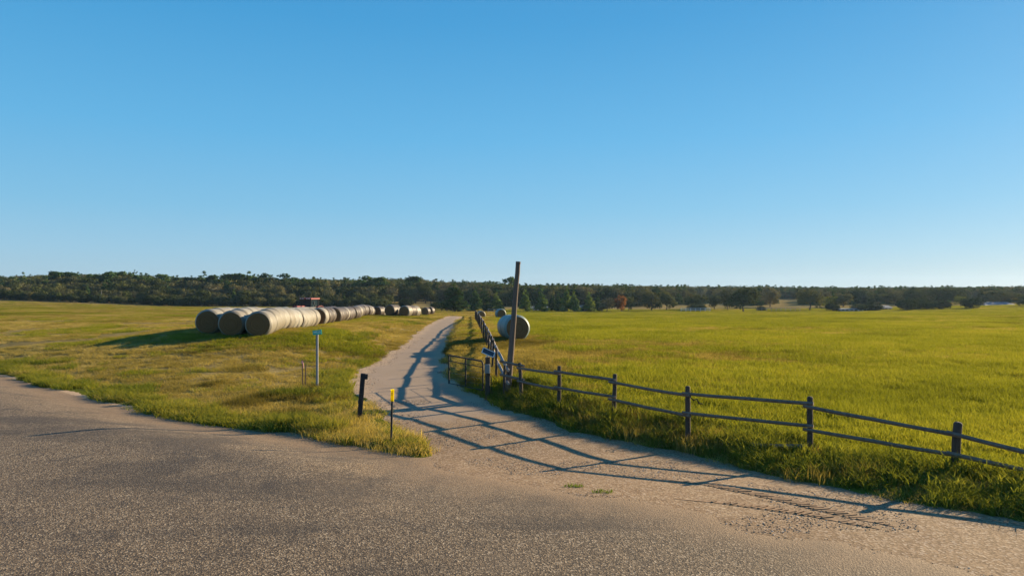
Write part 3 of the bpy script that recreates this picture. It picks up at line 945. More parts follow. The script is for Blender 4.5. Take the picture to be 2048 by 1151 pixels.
# ------------------------------------------------------------------ gate, opener post, panel
gA = Vector((gx(898, 30.7), 30.7, 0)); gB = Vector((gx(966, 27.5), 27.5, 0))
gate = empty('pipe_gate', gA); gate.location.z = hz(gA.x, gA.y)
tag(gate, 'open black pipe gate standing beside the driveway in front of the opener post', 'gate')
gd = gB - gA
zt0 = gz(710, 30.7) - gate.location.z; zt1 = gz(722, 27.5) - gate.location.z
zb0 = .10; zb1 = gz(781, 27.5) - gate.location.z
def gp(q, s): return gd * q + Vector((0, 0, (zb0 + (zt0 - zb0) * s) * (1 - q) + (zb1 + (zt1 - zb1) * s) * q))
MB().tube([gp(0, 0), gp(0, 1)], .036, 10).build('end_stile', M['black_paint'], gate, True)
MB().tube([gp(.52, 0), gp(.52, .995)], .030, 10).build('middle_stile', M['black_paint'], gate, True)
MB().tube([gp(0, 1), gp(.3, 1.0), gp(.6, 1.0), gp(.94, 1), gp(.98, .975), gp(1, .9), gp(1, .5), gp(1, 0)], .034, 10).build('top_pipe', M['black_paint'], gate, True)
for s in (.80, .02):
    MB().tube([gp(0, s), gp(1, s)], .018, 8).build('cross_bar', M['black_paint'], gate, True)
for s in (.60, .40, .2):
    MB().tube([gp(0, s), gp(1, s)], .006, 6).build('wire', M['dark_metal'], gate, True)

ox, oy = gx(975.5, 26.9), 26.9
op = empty('gate_opener_post', (ox, oy, hz(ox, oy)))
tag(op, 'thick dark wooden post with grey control box beside the pipe gate', 'gate post')
hpost = gz(713, oy) - op.location.z
MB().box((0, 0, hpost / 2 - .2), (.19, .19, hpost + .4)).build('post', M['post_wood'], op)
bx = MB().box((-.01, -.17, gz(736, oy) - op.location.z), (.21, .14, .35)).build('control_box', M['box_grey'], op)
MB().box((-.01, -.245, gz(737, oy) - op.location.z), (.15, .012, .24)).build('lid', M['box_grey'], bx)
MB().tube([(.12, -.08, .95), (.17, -.1, .7), (.15, -.1, .45), (.18, -.06, .2), (.15, -.05, -.05)], .014, 6).build('cable', M['black_paint'], op, True)
MB().tube([(0, .0, hpost - .05), (.02, 0, hpost + .16)], .025, 8).build('bracket', M['alu'], op, True)
sp_ = empty('solar_panel', (gx(976.5, 26.7), 26.7, gz(704.5, 26.7)))
sp_.rotation_euler = (R(-22), R(24), R(8))
tag(sp_, 'small tilted dark panel in a pale frame above the gate opener post', 'solar panel')
MB().box((0, 0, 0), (.46, .025, .19)).build('face', M['panel'], sp_)
fr = MB()
for zc in (-.105, .105): fr.box((0, -.006, zc), (.50, .05, .026))
for xc in (-.242, .242): fr.box((xc, -.006, 0), (.026, .05, .184))
fr.build('frame', M['alu'], sp_)
MB().tube([(.03, .02, -.02), (.0, .12, -.18)], .018, 8).build('bracket', M['alu'], sp_, True)

# ------------------------------------------------------------------ street sign, stakes, black post, marker
sx_, sy_ = gx(634.5, 29.7), 29.7
ss = empty('street_sign', (sx_, sy_, hz(sx_, sy_)))
tag(ss, 'green street name blade on a grey post in the left verge', 'street sign')
hs = gz(671, sy_) - ss.location.z
MB().tube([(0, 0, -.3), (0, 0, hs)], .052, 14).build('post', M['galv'], ss, True)
MB().tube([(0, 0, hs), (0, 0, hs + .05)], .06, 14).build('cap', M['galv'], ss, True)
bl = MB().box((0, 0, 0), (.42, .014, .20)).build('blade', M['sign_green'], ss, False, (0, 0, hs + .15))
bl.rotation_euler = (0, R(-6), R(-10))
tc = bpy.data.curves.new('lettering', 'FONT')
tc.body = 'WFS LN'; tc.size = .135; tc.align_x = 'CENTER'; tc.align_y = 'CENTER'; tc.extrude = .001; tc.offset = .002
tc.materials.append(M['white'])
_t = bpy.data.objects.new('lettering_curve', tc); COL.objects.link(_t)
me = bpy.data.meshes.new_from_object(_t.evaluated_get(bpy.context.evaluated_depsgraph_get())); COL.objects.unlink(_t)
to = link_mesh('lettering', me, bl)
to.location = (0, -.0095, 0); to.rotation_euler = (R(90), 0, 0); to.scale = (.70, 1.05, 1)

for i, (px, pt, pb, Y, lab) in enumerate(((605.5, 719, 773, 30.3, 'taller thin survey stake with pink ribbon left of the street sign'), (610.5, 727, 772, 30.6, 'shorter thin survey stake between its taller twin and the street sign'))):
    X = gx(px, Y)
    st = empty('survey_stake', (X, Y, hz(X, Y))); tag(st, lab, 'stake', 'survey stakes in the verge')
    h = gz(pt, Y) - st.location.z
    mb = MB(); mb.box((0, 0, h / 2 - .1), (.045, .022, h + .2)); mb.box((0, 0, h * .5), (.048, .02, .1))
    mb.build('stake', M['stake'], st)
    st.rotation_euler = (0, R(1.5) if i else R(-1), R(20))
    if i == 0:
        rb = MB(); rb.box((0, 0, h - .10), (.056, .034, .13)); rb.tube([(.03, -.02, h - .12), (.05, -.03, h - .25), (.04, -.035, h - .36)], [.012, .016, .006], 5)
        rb.build('ribbon', M['pink'], st)

bxp, byp = gx(718.5, 22.4), 22.4
bp = empty('gate_post', (bxp, byp, hz(bxp, byp)))
tag(bp, 'charred black square gate post with a latch block at its top', 'gate post')
hb = gz(746, byp) - bp.location.z
bp.rotation_euler = (0, R(4.5), R(12))
mb = MB(); mb.box((0, 0, hb / 2 - .15), (.155, .15, hb + .3)); mb.build('post', M['black_wood'], bp)
MB().box((.11, -.01, hb - .10), (.10, .12, .17)).build('latch_block', M['black_wood'], bp)
mb = MB(); mb.box((-.079, -.02, hb * .42), (.03, .12, .10)); mb.build('hinge_plate', M['dark_metal'], bp)
for zc in (.35, .8, 1.15): MB().tube([(.02, -.07, zc), (.02, -.092, zc)], .014, 8).build('bolt', M['dark_metal'], bp)

mx, my = gx(782, 19.1), 19.1
mk = empty('marker_post', (mx, my, hz(mx, my)))
tag(mk, 'slim black marker post with bright yellow sleeve at the road edge', 'marker post')
hm = gz(778, my) - mk.location.z
mk.rotation_euler = (0, R(1.6), 0)
MB().tube([(0, 0, -.3), (0, 0, hm - .30)], .030, 10).build('shaft', M['black_paint'], mk, True)
mb = MB(); mb.tube([(0, 0, hm - .33), (0, 0, hm)], .048, 12, cap=False); sl = mb.build('sleeve', M['yellow'], mk)
mb = MB()
for k in range(3): mb.box((0, -.049, hm - .09 - k * .035), (.05, .003, .012))
mb.build('print_lines', M['black_paint'], sl)

# ------------------------------------------------------------------ round hay bales
BR, BW = .875, 1.5
def bale_meshes(seed):
    rr = random.Random(seed)
    nseg = 40
    ph = [rr.uniform(0, 6.28) for _ in range(4)]
    def jit(i, k):
        t = 2 * math.pi * k / nseg
        return .010 * math.sin(2 * t + ph[0]) + .006 * math.sin(5 * t + ph[1] + i * .5) + rr.uniform(-.004, .004)
    def flat(mb):
        mb.v = [(x * (1 + .05 * max(0, (-z - .5))), y, max(z, -BR + .07)) for x, y, z in mb.v]
    prof = []
    for k in range(15):
        a = -BW / 2 + BW * k / 14
        e = abs(a) / (BW / 2)
        r = BR * (1 - .003 * (k % 2)) - .13 * max(0, (e - .76) / .24) ** 2.0
        prof.append((a, r))
    w = MB(); w.lathe(prof, nseg, 'y', jitter=jit); w.f = w.f[:-2]; flat(w)
    ends = []
    for sgn in (-1, 1):
        pr = [(sgn * (BW / 2 - .005), BR - .129)]
        for k in range(1, 9):
            q = 1 - k / 8
            pr.append((sgn * (BW / 2 + .045 * (1 - q * q) + rr.uniform(-.012, .012)), max((BR - .129) * q, .0)))
        e = MB(); e.lathe(pr, nseg, 'y', jitter=lambda i, k: rr.uniform(-.012, .012) if i else jit(0, k)); flat(e)
        ends.append(e)
    return w, ends
BALES = []
for sd_ in range(4):
    w, ends = bale_meshes(500 + sd_)
    BALES.append((w, [e.mesh('hay_face', M['hay_end'], False) for e in ends]))
WM = {(k, v): BALES[k][0].mesh('net_wrap', M[v], True) for k in range(4) for v in ('wrap_pale', 'wrap_dark', 'wrap_teal_skylit')}
def bale(X, Y, rz, wrap, label, group, z=None, roll=0.0, scale=1.0):
    k = random.randrange(4)
    o = empty('hay_bale', (X, Y, (hz(X, Y) if z is None else z)), rz)
    tag(o, label, 'hay bale', group)
    c = Vector((0, 0, (BR - .10) * scale))
    a = link_mesh('net_wrap', WM[(k, wrap)], o, c)
    fs_ = [link_mesh('hay_face', me, o, c) for me in BALES[k][1]]
    for q in [a] + fs_: q.scale = (scale,) * 3
    return o
ORD = 'front second third fourth fifth sixth seventh eighth ninth tenth eleventh twelfth thirteenth fourteenth fifteenth sixteenth seventeenth eighteenth nineteenth twentieth'.split()
SL = -.112
rowrz = -math.atan(SL) * 1.0
GR = 'round bales lined up in rows on the left field'
def rowx(x0, Y): return x0 + SL * (Y - 45)
# right-hand row, front run of thirteen pale bales
Y = 45.75
for k in range(12):
    lab = ('pale round bale at the front of the right-hand bale row, nearest the street sign' if k == 0 else
           'pale round bale, %s from the front in the right-hand row' % ORD[k])
    bale(rowx(-16.75, Y) + random.uniform(-.06, .06), Y, -SL + random.uniform(-.03, .03), 'wrap_pale', lab, GR, scale=random.uniform(.965, 1.02))
    Y += 1.58 + (.16 if k in (3, 6) else random.uniform(0, .05))
# darker groups further along
Y = 66.6
NAMES = ['first dark run behind the pale bales', 'second dark run of the right-hand row', 'third dark run of the right-hand row', 'last dark run of the right-hand row']
for g, (n_, y0, off) in enumerate(((4, 67.0, .35), (8, 76.0, .55), (10, 90.0, .7), (7, 107.0, .9))):
    Y = y0
    for k in range(n_):
        lab = 'weathered grey-brown round bale, %s in the %s' % (ORD[k] if k else 'foremost', NAMES[g])
        bale(rowx(-16.75, Y) + off + random.uniform(-.08, .08), Y, random.uniform(-.03, .03) - SL, 'wrap_dark' if (k + g) % 5 else 'wrap_pale', lab, GR)
        Y += 1.55
for r_, (x0, y0, n_, nm) in enumerate(((-18.62, 46.1, 30, 'middle'), (-20.5, 47.2, 16, 'left-hand'))):
    Y = y0
    for k in range(n_):
        if k == 0: lab = 'pale round bale at the front of the %s bale row, dark hay face showing' % nm
        elif k < 20: lab = 'round bale, %s from the front in the %s row, mostly hidden' % (ORD[k], nm)
        else: lab = 'round bale top showing at the far end of the %s row near the tractor' % nm
        wr = 'wrap_pale'
        if r_ == 1 and k == 14: wr = 'wrap_teal_skylit'; lab = 'turquoise-wrapped round bale, top showing in the left-hand row before the tractor'
        if r_ == 0 and k > 20: wr = 'wrap_dark'
        bale(rowx(x0, Y) + random.uniform(-.05, .05), Y, random.uniform(-.02, .02) - SL, wr, lab, GR)
        Y += 1.52
G2 = 'loose round bales beyond the end of the rows'
for px, Y, rz, wr, lab in ((757, 114, .35, 'wrap_dark', 'half-seen round bale just past the end of the dark bale row'),
                       (761, 117, .35, 'wrap_pale', 'round bale tucked behind the half-seen one past the dark row'),
                       (783, 104, .30, 'wrap_dark', 'left one of two dark round bales facing the driveway'),
                       (790, 107, .30, 'wrap_dark', 'round bale tucked behind the left of two dark bales by the driveway'),
                       (812, 103, .30, 'wrap_pale', 'pale-edged round bale, right of two dark-faced ones near the driveway'),
                       (820, 105.5, .32, 'wrap_dark', 'dark round bale touching the back of the pale-edged one'),
                       (829, 109, .34, 'wrap_pale', 'rearmost round bale of the small cluster near the driveway'),
                       (852, 152, .3, 'wrap_dark', 'tiny distant round bale left of the driveway end'),
                       (861, 156, .3, 'wrap_dark', 'tiny distant round bale closest to the driveway end on its left')):
    bale(gx(px, Y), Y, -rz, wr, lab, G2)
G3 = 'round bales right of the fence'
bale(gx(1030.5, 48.3), 48.3, .20, 'wrap_teal_skylit', 'large bluish round bale behind the leaning pole, nearest on the right field', G3, scale=1.06)  # blue sky light on its shaded side is painted in as wrap colour
bale(gx(1030.5, 48.3) - .34, 49.98, .20, 'wrap_teal_skylit', 'bluish round bale tight behind the large one at the pole', G3, scale=1.02)
bale(gx(1001, 120), 120, .28, 'wrap_teal_skylit', 'blue-edged round bale farther along the fence, brown face showing', G3)
bale(gx(962, 147), 147, .28, 'wrap_pale', 'distant pale round bale peeking over the far end of the fence', G3)

# ------------------------------------------------------------------ tractor
ty = 76.5
tr = empty('tractor', (gx(619, ty), ty, 0), R(-20)); tr.scale = (.92,) * 3; tr.location.z = hz(tr.location.x, ty)
tag(tr, 'red farm tractor with a glass cab parked behind the bale rows', 'tractor')
hd = MB(); hd.box((0, -1.9, 1.50), (.80, 1.9, .74)); hd.box((0, -1.9, 1.90), (.64, 1.75, .16)); hd.build('hood', M['red_paint'], tr)
MB().box((0, -2.88, 1.3), (.6, .06, .55)).build('grille', M['dark_metal'], tr)
for s in (-1, 1): MB().tube([(s * .24, -2.90, 1.62), (s * .24, -2.94, 1.62)], .08, 12).build('headlight', M['alu'], tr)
MB().box((0, -1.2, .85), (.6, 3.6, .45)).build('chassis', M['dark_metal'], tr)
cab = MB()
for s in (-1, 1):
    cab.tube([(s * .72, -.75, 1.4), (s * .76, -.70, 2.72)], .045, 8); cab.tube([(s * .78, .65, 1.4), (s * .78, .70, 2.72)], .05, 8)
cab.box((0, 0, 1.35), (1.6, 1.5, .14)); cab.build('cab_frame', M['dark_metal'], tr)
gl = MB(); gl.box((0, -.72, 2.05), (1.40, .03, 1.25)); gl.box((0, .68, 2.05), (1.42, .03, 1.25))
for s in (-1, 1): gl.box((s * .745, 0, 2.05), (.03, 1.30, 1.25))
gl.build('cab_glass', M['glass'], tr)
rf = MB(); rf.box((0, 0, 2.80), (1.78, 1.75, .17)).build('roof', M['red_paint'], tr)
for s in (-.6, -.3, .3, .6): MB().box((s, -.89, 2.82), (.16, .06, .10)).build('roof_light', M['alu'], tr)
MB().tube([(-.48, -1.3, 1.6), (-.48, -1.3, 3.05), (-.48, -1.36, 3.22)], .05, 8).build('exhaust', M['dark_metal'], tr, True)
for s in (-1, 1):
    mi = MB(); mi.tube([(s * .78, -.72, 2.4), (s * 1.15, -.8, 2.4)], .018, 6); mi.box((s * 1.2, -.8, 2.28), (.16, .05, .34)); mi.build('mirror', M['dark_metal'], tr)
    fd = MB()
    for k in range(7):
        a = R(20 + k * 23)
        fd.box((s * 1.02, .45 + math.cos(a) * 1.0, .92 + math.sin(a) * .99), (.56, .42, .06), Matrix.Rotation(a - math.pi / 2, 3, 'X'))
    fd.build('fender', M['red_paint'], tr)
    for (yy, rr_, ww) in ((.45, .92, .5), (-2.35, .68, .4)):
        wh = empty('wheel', (s * 1.02, yy, rr_), 0, tr)
        ty_ = MB(); ty_.lathe([(-ww / 2, rr_ * .6), (-ww / 2, rr_ * .92), (-ww * .35, rr_), (ww * .35, rr_), (ww / 2, rr_ * .92), (ww / 2, rr_ * .6)], 28, 'x')
        for k in range(18):
            a = 2 * math.pi * k / 18
            ty_.box((0, math.cos(a) * rr_, math.sin(a) * rr_), (ww * .8, .07, .07), Matrix.Rotation(a, 3, 'X'))
        ty_.build('tyre', M['tyre'], wh)
        MB().lathe([(-ww * .3, .05), (-ww * .3, rr_ * .55), (-ww * .5, rr_ * .6), (ww * .5, rr_ * .6), (ww * .3, rr_ * .55), (ww * .3, .05)], 24, 'x').build('rim', M['alu'], wh)
MB().tube([(.7, .5, 2.88), (.7, .5, 3.35)], .012, 6).build('antenna', M['dark_metal'], tr)

# ------------------------------------------------------------------ tyre tracks pressed in the dirt
def track(path, wid, step, label, seed):
    rr = random.Random(seed)
    P_ = [Vector((p[0], p[1], 0)) for p in path]
    L = [0]
    for a, b_ in zip(P_, P_[1:]): L.append(L[-1] + (b_ - a).length)
    def at(s):
        i = max(j for j in range(len(L) - 1) if L[j] <= s)
        d = (P_[i + 1] - P_[i]).normalized()
        return P_[i].lerp(P_[i + 1], (s - L[i]) / (L[i + 1] - L[i])), d, Vector((-d.y, d.x, 0))
    mb = MB()
    # pressed strip with ragged edges, tapering out at both ends
    vs_, s, n_ = [], 0.0, 0
    while s < L[-1]:
        p_, d, nn = at(s)
        f = min(1, .12 + s / 1.6, .12 + (L[-1] - s) / .9)
        for sd_ in (-1, 1):
            q = p_ + nn * sd_ * wid * .5 * f * rr.uniform(.75, 1.12)
            vs_.append((q.x, q.y, hz(q.x, q.y) + .007))
        s += .09; n_ += 1
    mb._add(vs_, [(2 * k, 2 * k + 2, 2 * k + 3, 2 * k + 1) for k in range(n_ - 1)])
    # lug ridges across it
    s = .25
    while s < L[-1] - .15:
        p_, d, nn = at(s)
        f = min(1, .2 + s / 2.0, .2 + (L[-1] - s) / 1.0)
        if rr.random() < .25 + .75 * f:
            c = p_ + nn * wid * rr.uniform(-.06, .06)
            ang = math.atan2(d.y, d.x) + R(62 + rr.uniform(-6, 6))
            hh = .026 * (.5 + .5 * f) * rr.uniform(.7, 1.2)
            mb.box((c.x, c.y, hz(c.x, c.y) + .004 + hh * .25), (wid * f * rr.uniform(.8, 1.05), .055, hh), Matrix.Rotation(ang, 3, 'Z'))
        s += step * rr.uniform(.85, 1.15)
    o = mb.build('tyre_track', M['wet_dirt'])
    tag(o, label, 'tyre track', 'tyre tracks in the driveway dirt', 'stuff')
M['wet_dirt'] = simple('churned_dirt', (.25, .148, .076), .95, 0, .35, 12, .3)
track([ground_hit(*q) for q in ((1330, 958), (1420, 970), (1520, 990), (1650, 1020), (1795, 1054))], .30, .125, 'long lugged tyre track nearer the fence', 1)
track([ground_hit(*q) for q in ((1350, 998), (1430, 1004), (1530, 1016), (1640, 1032), (1760, 1058))], .26, .125, 'shorter lugged tyre track nearer the tarmac', 2)

# stones and green tufts on the apron
for i, (px, py, s, lab) in enumerate(((878.5, 745, .13, 'pinkish stone lying beside the gate end on the driveway'),)):
    X, Y = ground_hit(px, py)
    ro = rock('stone', 50 + i); me = ro.data; me.materials.clear(); me.materials.append(M['stone'])
    COL.objects.link(ro); ro.location = (X, Y, hz(X, Y) + s * .4); ro.scale = (s * 1.3, s, s); ro.name = 'stone'
    tag(ro, lab, 'stone')
for i, (px, py, lab) in enumerate(((1148, 973, 'small green weed patch on the gravel apron, left one of two'), (1205, 985, 'small green weed patch on the gravel apron, right one of two'))):
    X, Y = ground_hit(px, py)
    w = blades('weed_patch', 90, .18, .035, .012, 1.2, M['weed'] if 'weed' in M else M.setdefault('weed', foliage('weed_leaf', [(0, (.10, .16, .03)), (1, (.2, .26, .06))], .3, 3)), 900 + i)
    COL.objects.link(w); w.location = (X, Y, hz(X, Y) + .02); w.scale = (1.2, .8, 1)
    tag(w, lab, 'weeds', 'weed patches on the apron')

# ------------------------------------------------------------------ trees
def leaf_cloud(lobes, n, size, seed, flat=.0, shell=.55):
    """lobes: (cx,cy,cz, rx,ry,rz). small leaf-clump faces through the volume of the lobes"""
    r = np.random.default_rng(seed)
    lob = np.array(lobes, float)
    vol = (lob[:, 3] * lob[:, 4] * lob[:, 5]) ** (2 / 3)
    pick = r.choice(len(lob), n, p=vol / vol.sum())
    d = r.normal(size=(n, 3)); d /= np.linalg.norm(d, axis=1)[:, None]
    q = shell + (1 - shell) * r.uniform(size=n) ** .6
    q *= 1 + .12 * r.normal(size=n)
    c = lob[pick, :3] + d * lob[pick, 3:] * q[:, None]
    # orientation: mostly outward with jitter
    nr = d + r.normal(size=(n, 3)) * .5; nr[:, 2] += .35
    nr /= np.linalg.norm(nr, axis=1)[:, None]
    a = np.cross(nr, r.normal(size=(n, 3))); a /= np.linalg.norm(a, axis=1)[:, None]
    b_ = np.cross(nr, a)
    s = size * r.uniform(.6, 1.4, n)[:, None]
    k = r.uniform(.5, 1.0, n)[:, None]
    V = np.stack([c - a * s - b_ * s * k * .3, c + a * s * .2 - b_ * s * k, c + a * s + b_ * s * k * .2, c - a * s * .1 + b_ * s * k], 1).reshape(-1, 3)
    F = np.arange(n * 4).reshape(n, 4)
    return V, F
def cloud_mesh(name, V, F, mat):
    me = bpy.data.meshes.new(name)
    me.from_pydata(V.tolist(), [], F.tolist()); me.materials.append(mat)
    return me
def oak_lobes(seed, w=1.0, h=1.0, n=15):
    r = random.Random(seed)
    L = [(0, 0, .58 * h, .30 * w, .30 * w, .26 * h)]
    for k in range(n):
        a = 2 * math.pi * k / n * 1.618 * 2 + r.uniform(-.4, .4)
        rad = r.uniform(.16, .34) * w
        zc = r.uniform(.18, .82) * h
        s = r.uniform(.13, .23)
        rad *= 1.0 - max(0, (zc / h - .55)) * 1.1
        L.append((rad * math.cos(a), rad * math.sin(a), zc, s * w, s * w, s * .85 * h))
    return L
def pine_lobes(seed, w=.5):
    r = random.Random(seed)
    L = []
    for k in range(14):
        t = k / 13
        z = .10 + .86 * t
        rad = w * (.42 * (1 - t) ** .8 + .05)
        for j in range(3 if t < .75 else 1):
            a = r.uniform(0, 6.28)
            L.append((rad * .55 * math.cos(a), rad * .55 * math.sin(a), z + r.uniform(-.03, .03), rad * r.uniform(.5, .8), rad * r.uniform(.5, .8), .05 + .02 * r.random()))
    return L
def tall_pine_lobes(seed):
    r = random.Random(seed)
    L = []
    for k in range(14):
        z = r.uniform(.42, .95)
        rad = .26 * (1.2 - abs(z - .70) * 2.0)
        a = r.uniform(0, 6.28)
        L.append((rad * .7 * math.cos(a), rad * .7 * math.sin(a), z, .15, .15, .085))
    return L
def bush_lobes(seed):
    r = random.Random(seed)
    L = [(0, 0, .45, .42, .42, .46)]
    for k in range(7):
        a = r.uniform(0, 6.28)
        L.append((.26 * math.cos(a), .26 * math.sin(a), r.uniform(.25, .62), .24, .24, .28))
    return L
def trunk_mesh(kind, seed):
    r = random.Random(seed)
    mb = MB()
    top = {'oak': .6, 'pine': .95, 'tall': .80, 'bush': .5}[kind]
    rad = {'oak': .028, 'pine': .018, 'tall': .016, 'bush': .025}[kind]
    pts = [(r.uniform(-.012, .012) * k, r.uniform(-.012, .012) * k, -.05 + (top + .05) * k / 5) for k in range(6)]
    mb.tube(pts, [rad * (1.25 - .19 * k) for k in range(6)], 7)
    for k in range(6 if kind != 'pine' else 0):
        a = r.uniform(0, 6.28); z0 = r.uniform(.25, .5) if kind != 'tall' else r.uniform(.5, .75)
        ln = .26 if kind == 'oak' else .13
        mb.tube([(0, 0, z0), (ln * .6 * math.cos(a), ln * .6 * math.sin(a), z0 + .10), (ln * math.cos(a), ln * math.sin(a), z0 + .22)], [rad * .55, rad * .35, rad * .15], 5)
    return mb
PROTO = {}
def proto(key, lobefn, seeds, n, size, mat, tk, shell=.55):
    PROTO[key] = []
    for s in seeds:
        V, F = leaf_cloud(lobefn(s), n, size, s, shell=shell)
        lo, hi = np.percentile(V, 1.5, axis=0), np.percentile(V, 98.5, axis=0)
        wx = max(hi[0] - lo[0], hi[1] - lo[1])
        V[:, :2] = (V[:, :2] - (lo[:2] + hi[:2]) / 2) / wx
        V[:, 2] = np.maximum(V[:, 2] / hi[2], .0)
        PROTO[key].append((cloud_mesh('crown', V, F, M[mat]), trunk_mesh(tk, s).mesh('trunk', M['bark'], True)))
proto('oak', oak_lobes, (1, 2, 3, 4), 2000, .030, 'oak_leaf', 'oak')
proto('brown', oak_lobes, (11, 12, 13, 14), 1600, .030, 'brown_leaf', 'oak', .45)
proto('pine', pine_lobes, (21, 22, 23), 1500, .028, 'pine_leaf', 'pine', .4)
proto('lpine', pine_lobes, (24, 25), 1500, .028, 'light_pine_leaf', 'pine', .4)
proto('tall', tall_pine_lobes, (31, 32, 33), 1500, .030, 'pine_leaf', 'tall', .4)
proto('bush', bush_lobes, (41, 42, 43), 1800, .038, 'bush_leaf', 'bush', .7)
proto('yellow', oak_lobes, (51,), 1500, .030, 'yellow_leaf', 'oak')
proto('red', oak_lobes, (61,), 1500, .032, 'red_leaf', 'oak')
tree_count = 0
def tree(kind, X, Y, h, w, label, group, name=None, cat='tree', z=None):
    global tree_count
    tree_count += 1
    cr, tk = random.choice(PROTO[kind])
    nm = name or {'oak': 'oak_tree', 'brown': 'oak_tree', 'pine': 'pine_tree', 'lpine': 'pine_tree', 'tall': 'pine_tree', 'bush': 'bush', 'yellow': 'leafy_tree', 'red': 'leafy_tree'}[kind]
    o = empty(nm, (X, Y, (hz(X, Y) if z is None else z) - .1), random.uniform(0, 6.28))
    tag(o, label, cat, group)
    for n_, me in (('crown', cr), ('trunk', tk)):
        c = link_mesh(n_, me, o)
        c.scale = (w, w, h)
    return o
# distinct trees and bushes in the middle distance: px left, px right, py top, py base, depth
GB = 'dark bushes beyond the bales'
GP = 'young pines round the homestead'
GM = 'oaks beyond the right field'
GRB = 'round clipped-looking bushes along the far edge of the right field'
SP = [
 ('bush', 730, 784, 599, 616, 262, 'wide dark bush at the edge of the wood behind the dark bale row', GB),
 ('bush', 798, 825, 599, 615, 262, 'small round dark bush right of the wide one, behind the loose bales', GB),
 ('bush', 864, 897, 604, 616, 262, 'low dark bush left of the tall pine at the driveway end', GB),
 ('pine', 884, 932, 574, 624, 215, 'big dark pine standing left of the driveway end', GP),
 ('pine', 938, 962, 583, 622, 235, 'dark pine right above the far end of the driveway fence', GP),
 ('pine', 955, 985, 584, 622, 240, 'dark bushy pine just right of the fence end', GP),
 ('lpine', 984, 1006, 588, 622, 240, 'lighter green pine left of the leaning pole', GP),
 ('lpine', 1040, 1062, 588, 622, 245, 'green pine just right of the leaning pole', GP),
 ('lpine', 1071, 1096, 587, 622, 240, 'full green pine in front of the white house', GP),
 ('pine', 1096, 1112, 594, 621, 245, 'narrow dark pine at the right end of the white house', GP),
 ('lpine', 1108, 1126, 590, 621, 240, 'mid green pine between house and tall light pines', GP),
 ('lpine', 1122, 1145, 582, 622, 238, 'tall light green pine, left of a touching pair', GP),
 ('lpine', 1140, 1160, 586, 622, 236, 'tall light green pine, right of a touching pair', GP),
 ('lpine', 1166, 1190, 592, 620, 240, 'rounded green pine above the dark teal shed', GP),
 ('pine', 1188, 1204, 596, 620, 245, 'slim pine between the shed and the grey-green tree', GP),
 ('brown', 1198, 1230, 598, 623, 236, 'grey-green small tree left of the orange-red tree', GM),
 ('red', 1231, 1254, 593, 623, 234, 'orange-red autumn tree at the far field edge', None),
 ('oak', 1246, 1268, 595, 622, 244, 'dark oak touching the right side of the orange-red tree', GM),
 ('brown', 1286, 1320, 586, 622, 250, 'brownish oak standing right of the orange-red tree', GM),
 ('oak', 1316, 1350, 585, 622, 256, 'broad dark oak right of the brownish oak', GM),
 ('oak', 1372, 1411, 591, 620, 262, 'grey-green oak behind the low white fence', GM),
 ('bush', 1376, 1408, 608, 620, 246, 'low bush under the grey-green oak by the white fence', GRB),
 ('oak', 1416, 1442, 592, 620, 265, 'small oak between white fence and the biggest oak', GM),
 ('oak', 1460, 1513, 577, 624, 234, 'biggest dark oak standing alone at the far edge of the right field', GM),
 ('brown', 1442, 1468, 583, 620, 255, 'brown-tinged oak behind the left side of the biggest oak', GM),
 ('bush', 1514, 1530, 612, 622, 246, 'small bush at the foot of the biggest oak', GRB),
 ('brown', 1524, 1556, 576, 618, 285, 'tall brownish oak behind and right of the biggest oak', GM),
 ('oak', 1596, 1644, 581, 622, 250, 'broad oak left of the yellow-green tree', GM),
 ('yellow', 1643, 1674, 593, 616, 275, 'yellow-green tree among dark oaks', None),
 ('bush', 1653, 1677, 607, 622, 238, 'round bush in front of the yellow-green tree', GRB),
 ('oak', 1670, 1702, 588, 618, 275, 'oak just right of the yellow-green tree', GM),
 ('bush', 1704, 1734, 609, 622, 238, 'left half of a pair of merged bushes before the white wall', GRB),
 ('bush', 1728, 1762, 606, 622, 240, 'right half of a pair of merged bushes beside the small house', GRB),
 ('oak', 1735, 1775, 588, 616, 290, 'oak rising behind the small white house', GM),
 ('brown', 1775, 1806, 588, 618, 285, 'brown-green oak right of the small white house', GM),
 ('bush', 1797, 1831, 599, 620, 234, 'large round bush right of the small white house', GRB),
 ('bush', 1826, 1858, 597, 619, 242, 'tall round bush touching the large round one', GRB),
 ('bush', 1851, 1876, 604, 618, 234, 'low round bush, left of two near the big hillside oak', GRB),
 ('bush', 1873, 1899, 603, 618, 233, 'low round bush, right of two near the big hillside oak', GRB),
 ('oak', 1862, 1918, 578, 614, 290, 'big spreading oak behind two low round bushes', GM),
 ('yellow', 1908, 1934, 593, 615, 270, 'dull yellow-green tree left of the lone round bush', None),
 ('bush', 1925, 1962, 596, 617, 232, 'lone large round bush near the right end of the field', GRB),
 ('oak', 1976, 2032, 582, 613, 275, 'spreading oak above the long blue-grey roof', GM),
 ('oak', 2034, 2075, 590, 614, 240, 'oak cut by the right edge of the picture', GM),
 ('tall', 1008, 1030, 556, 612, 330, 'lollipop-crowned pine rising above the wood behind the leaning pole', None),
]
for kind, xl, xr, yt, yb, Y, lab, grp in SP:
    X = gx((xl + xr) / 2, Y)
    zb = hz(X, Y)
    h = (gz(yt, Y) - zb + .1) / .97
    wpx = (xr - xl) / FPX * Y
    w = wpx * 1.06
    tree(kind, X, Y, max(h, 1.5), w, lab, grp, cat='bush' if kind == 'bush' else 'tree')

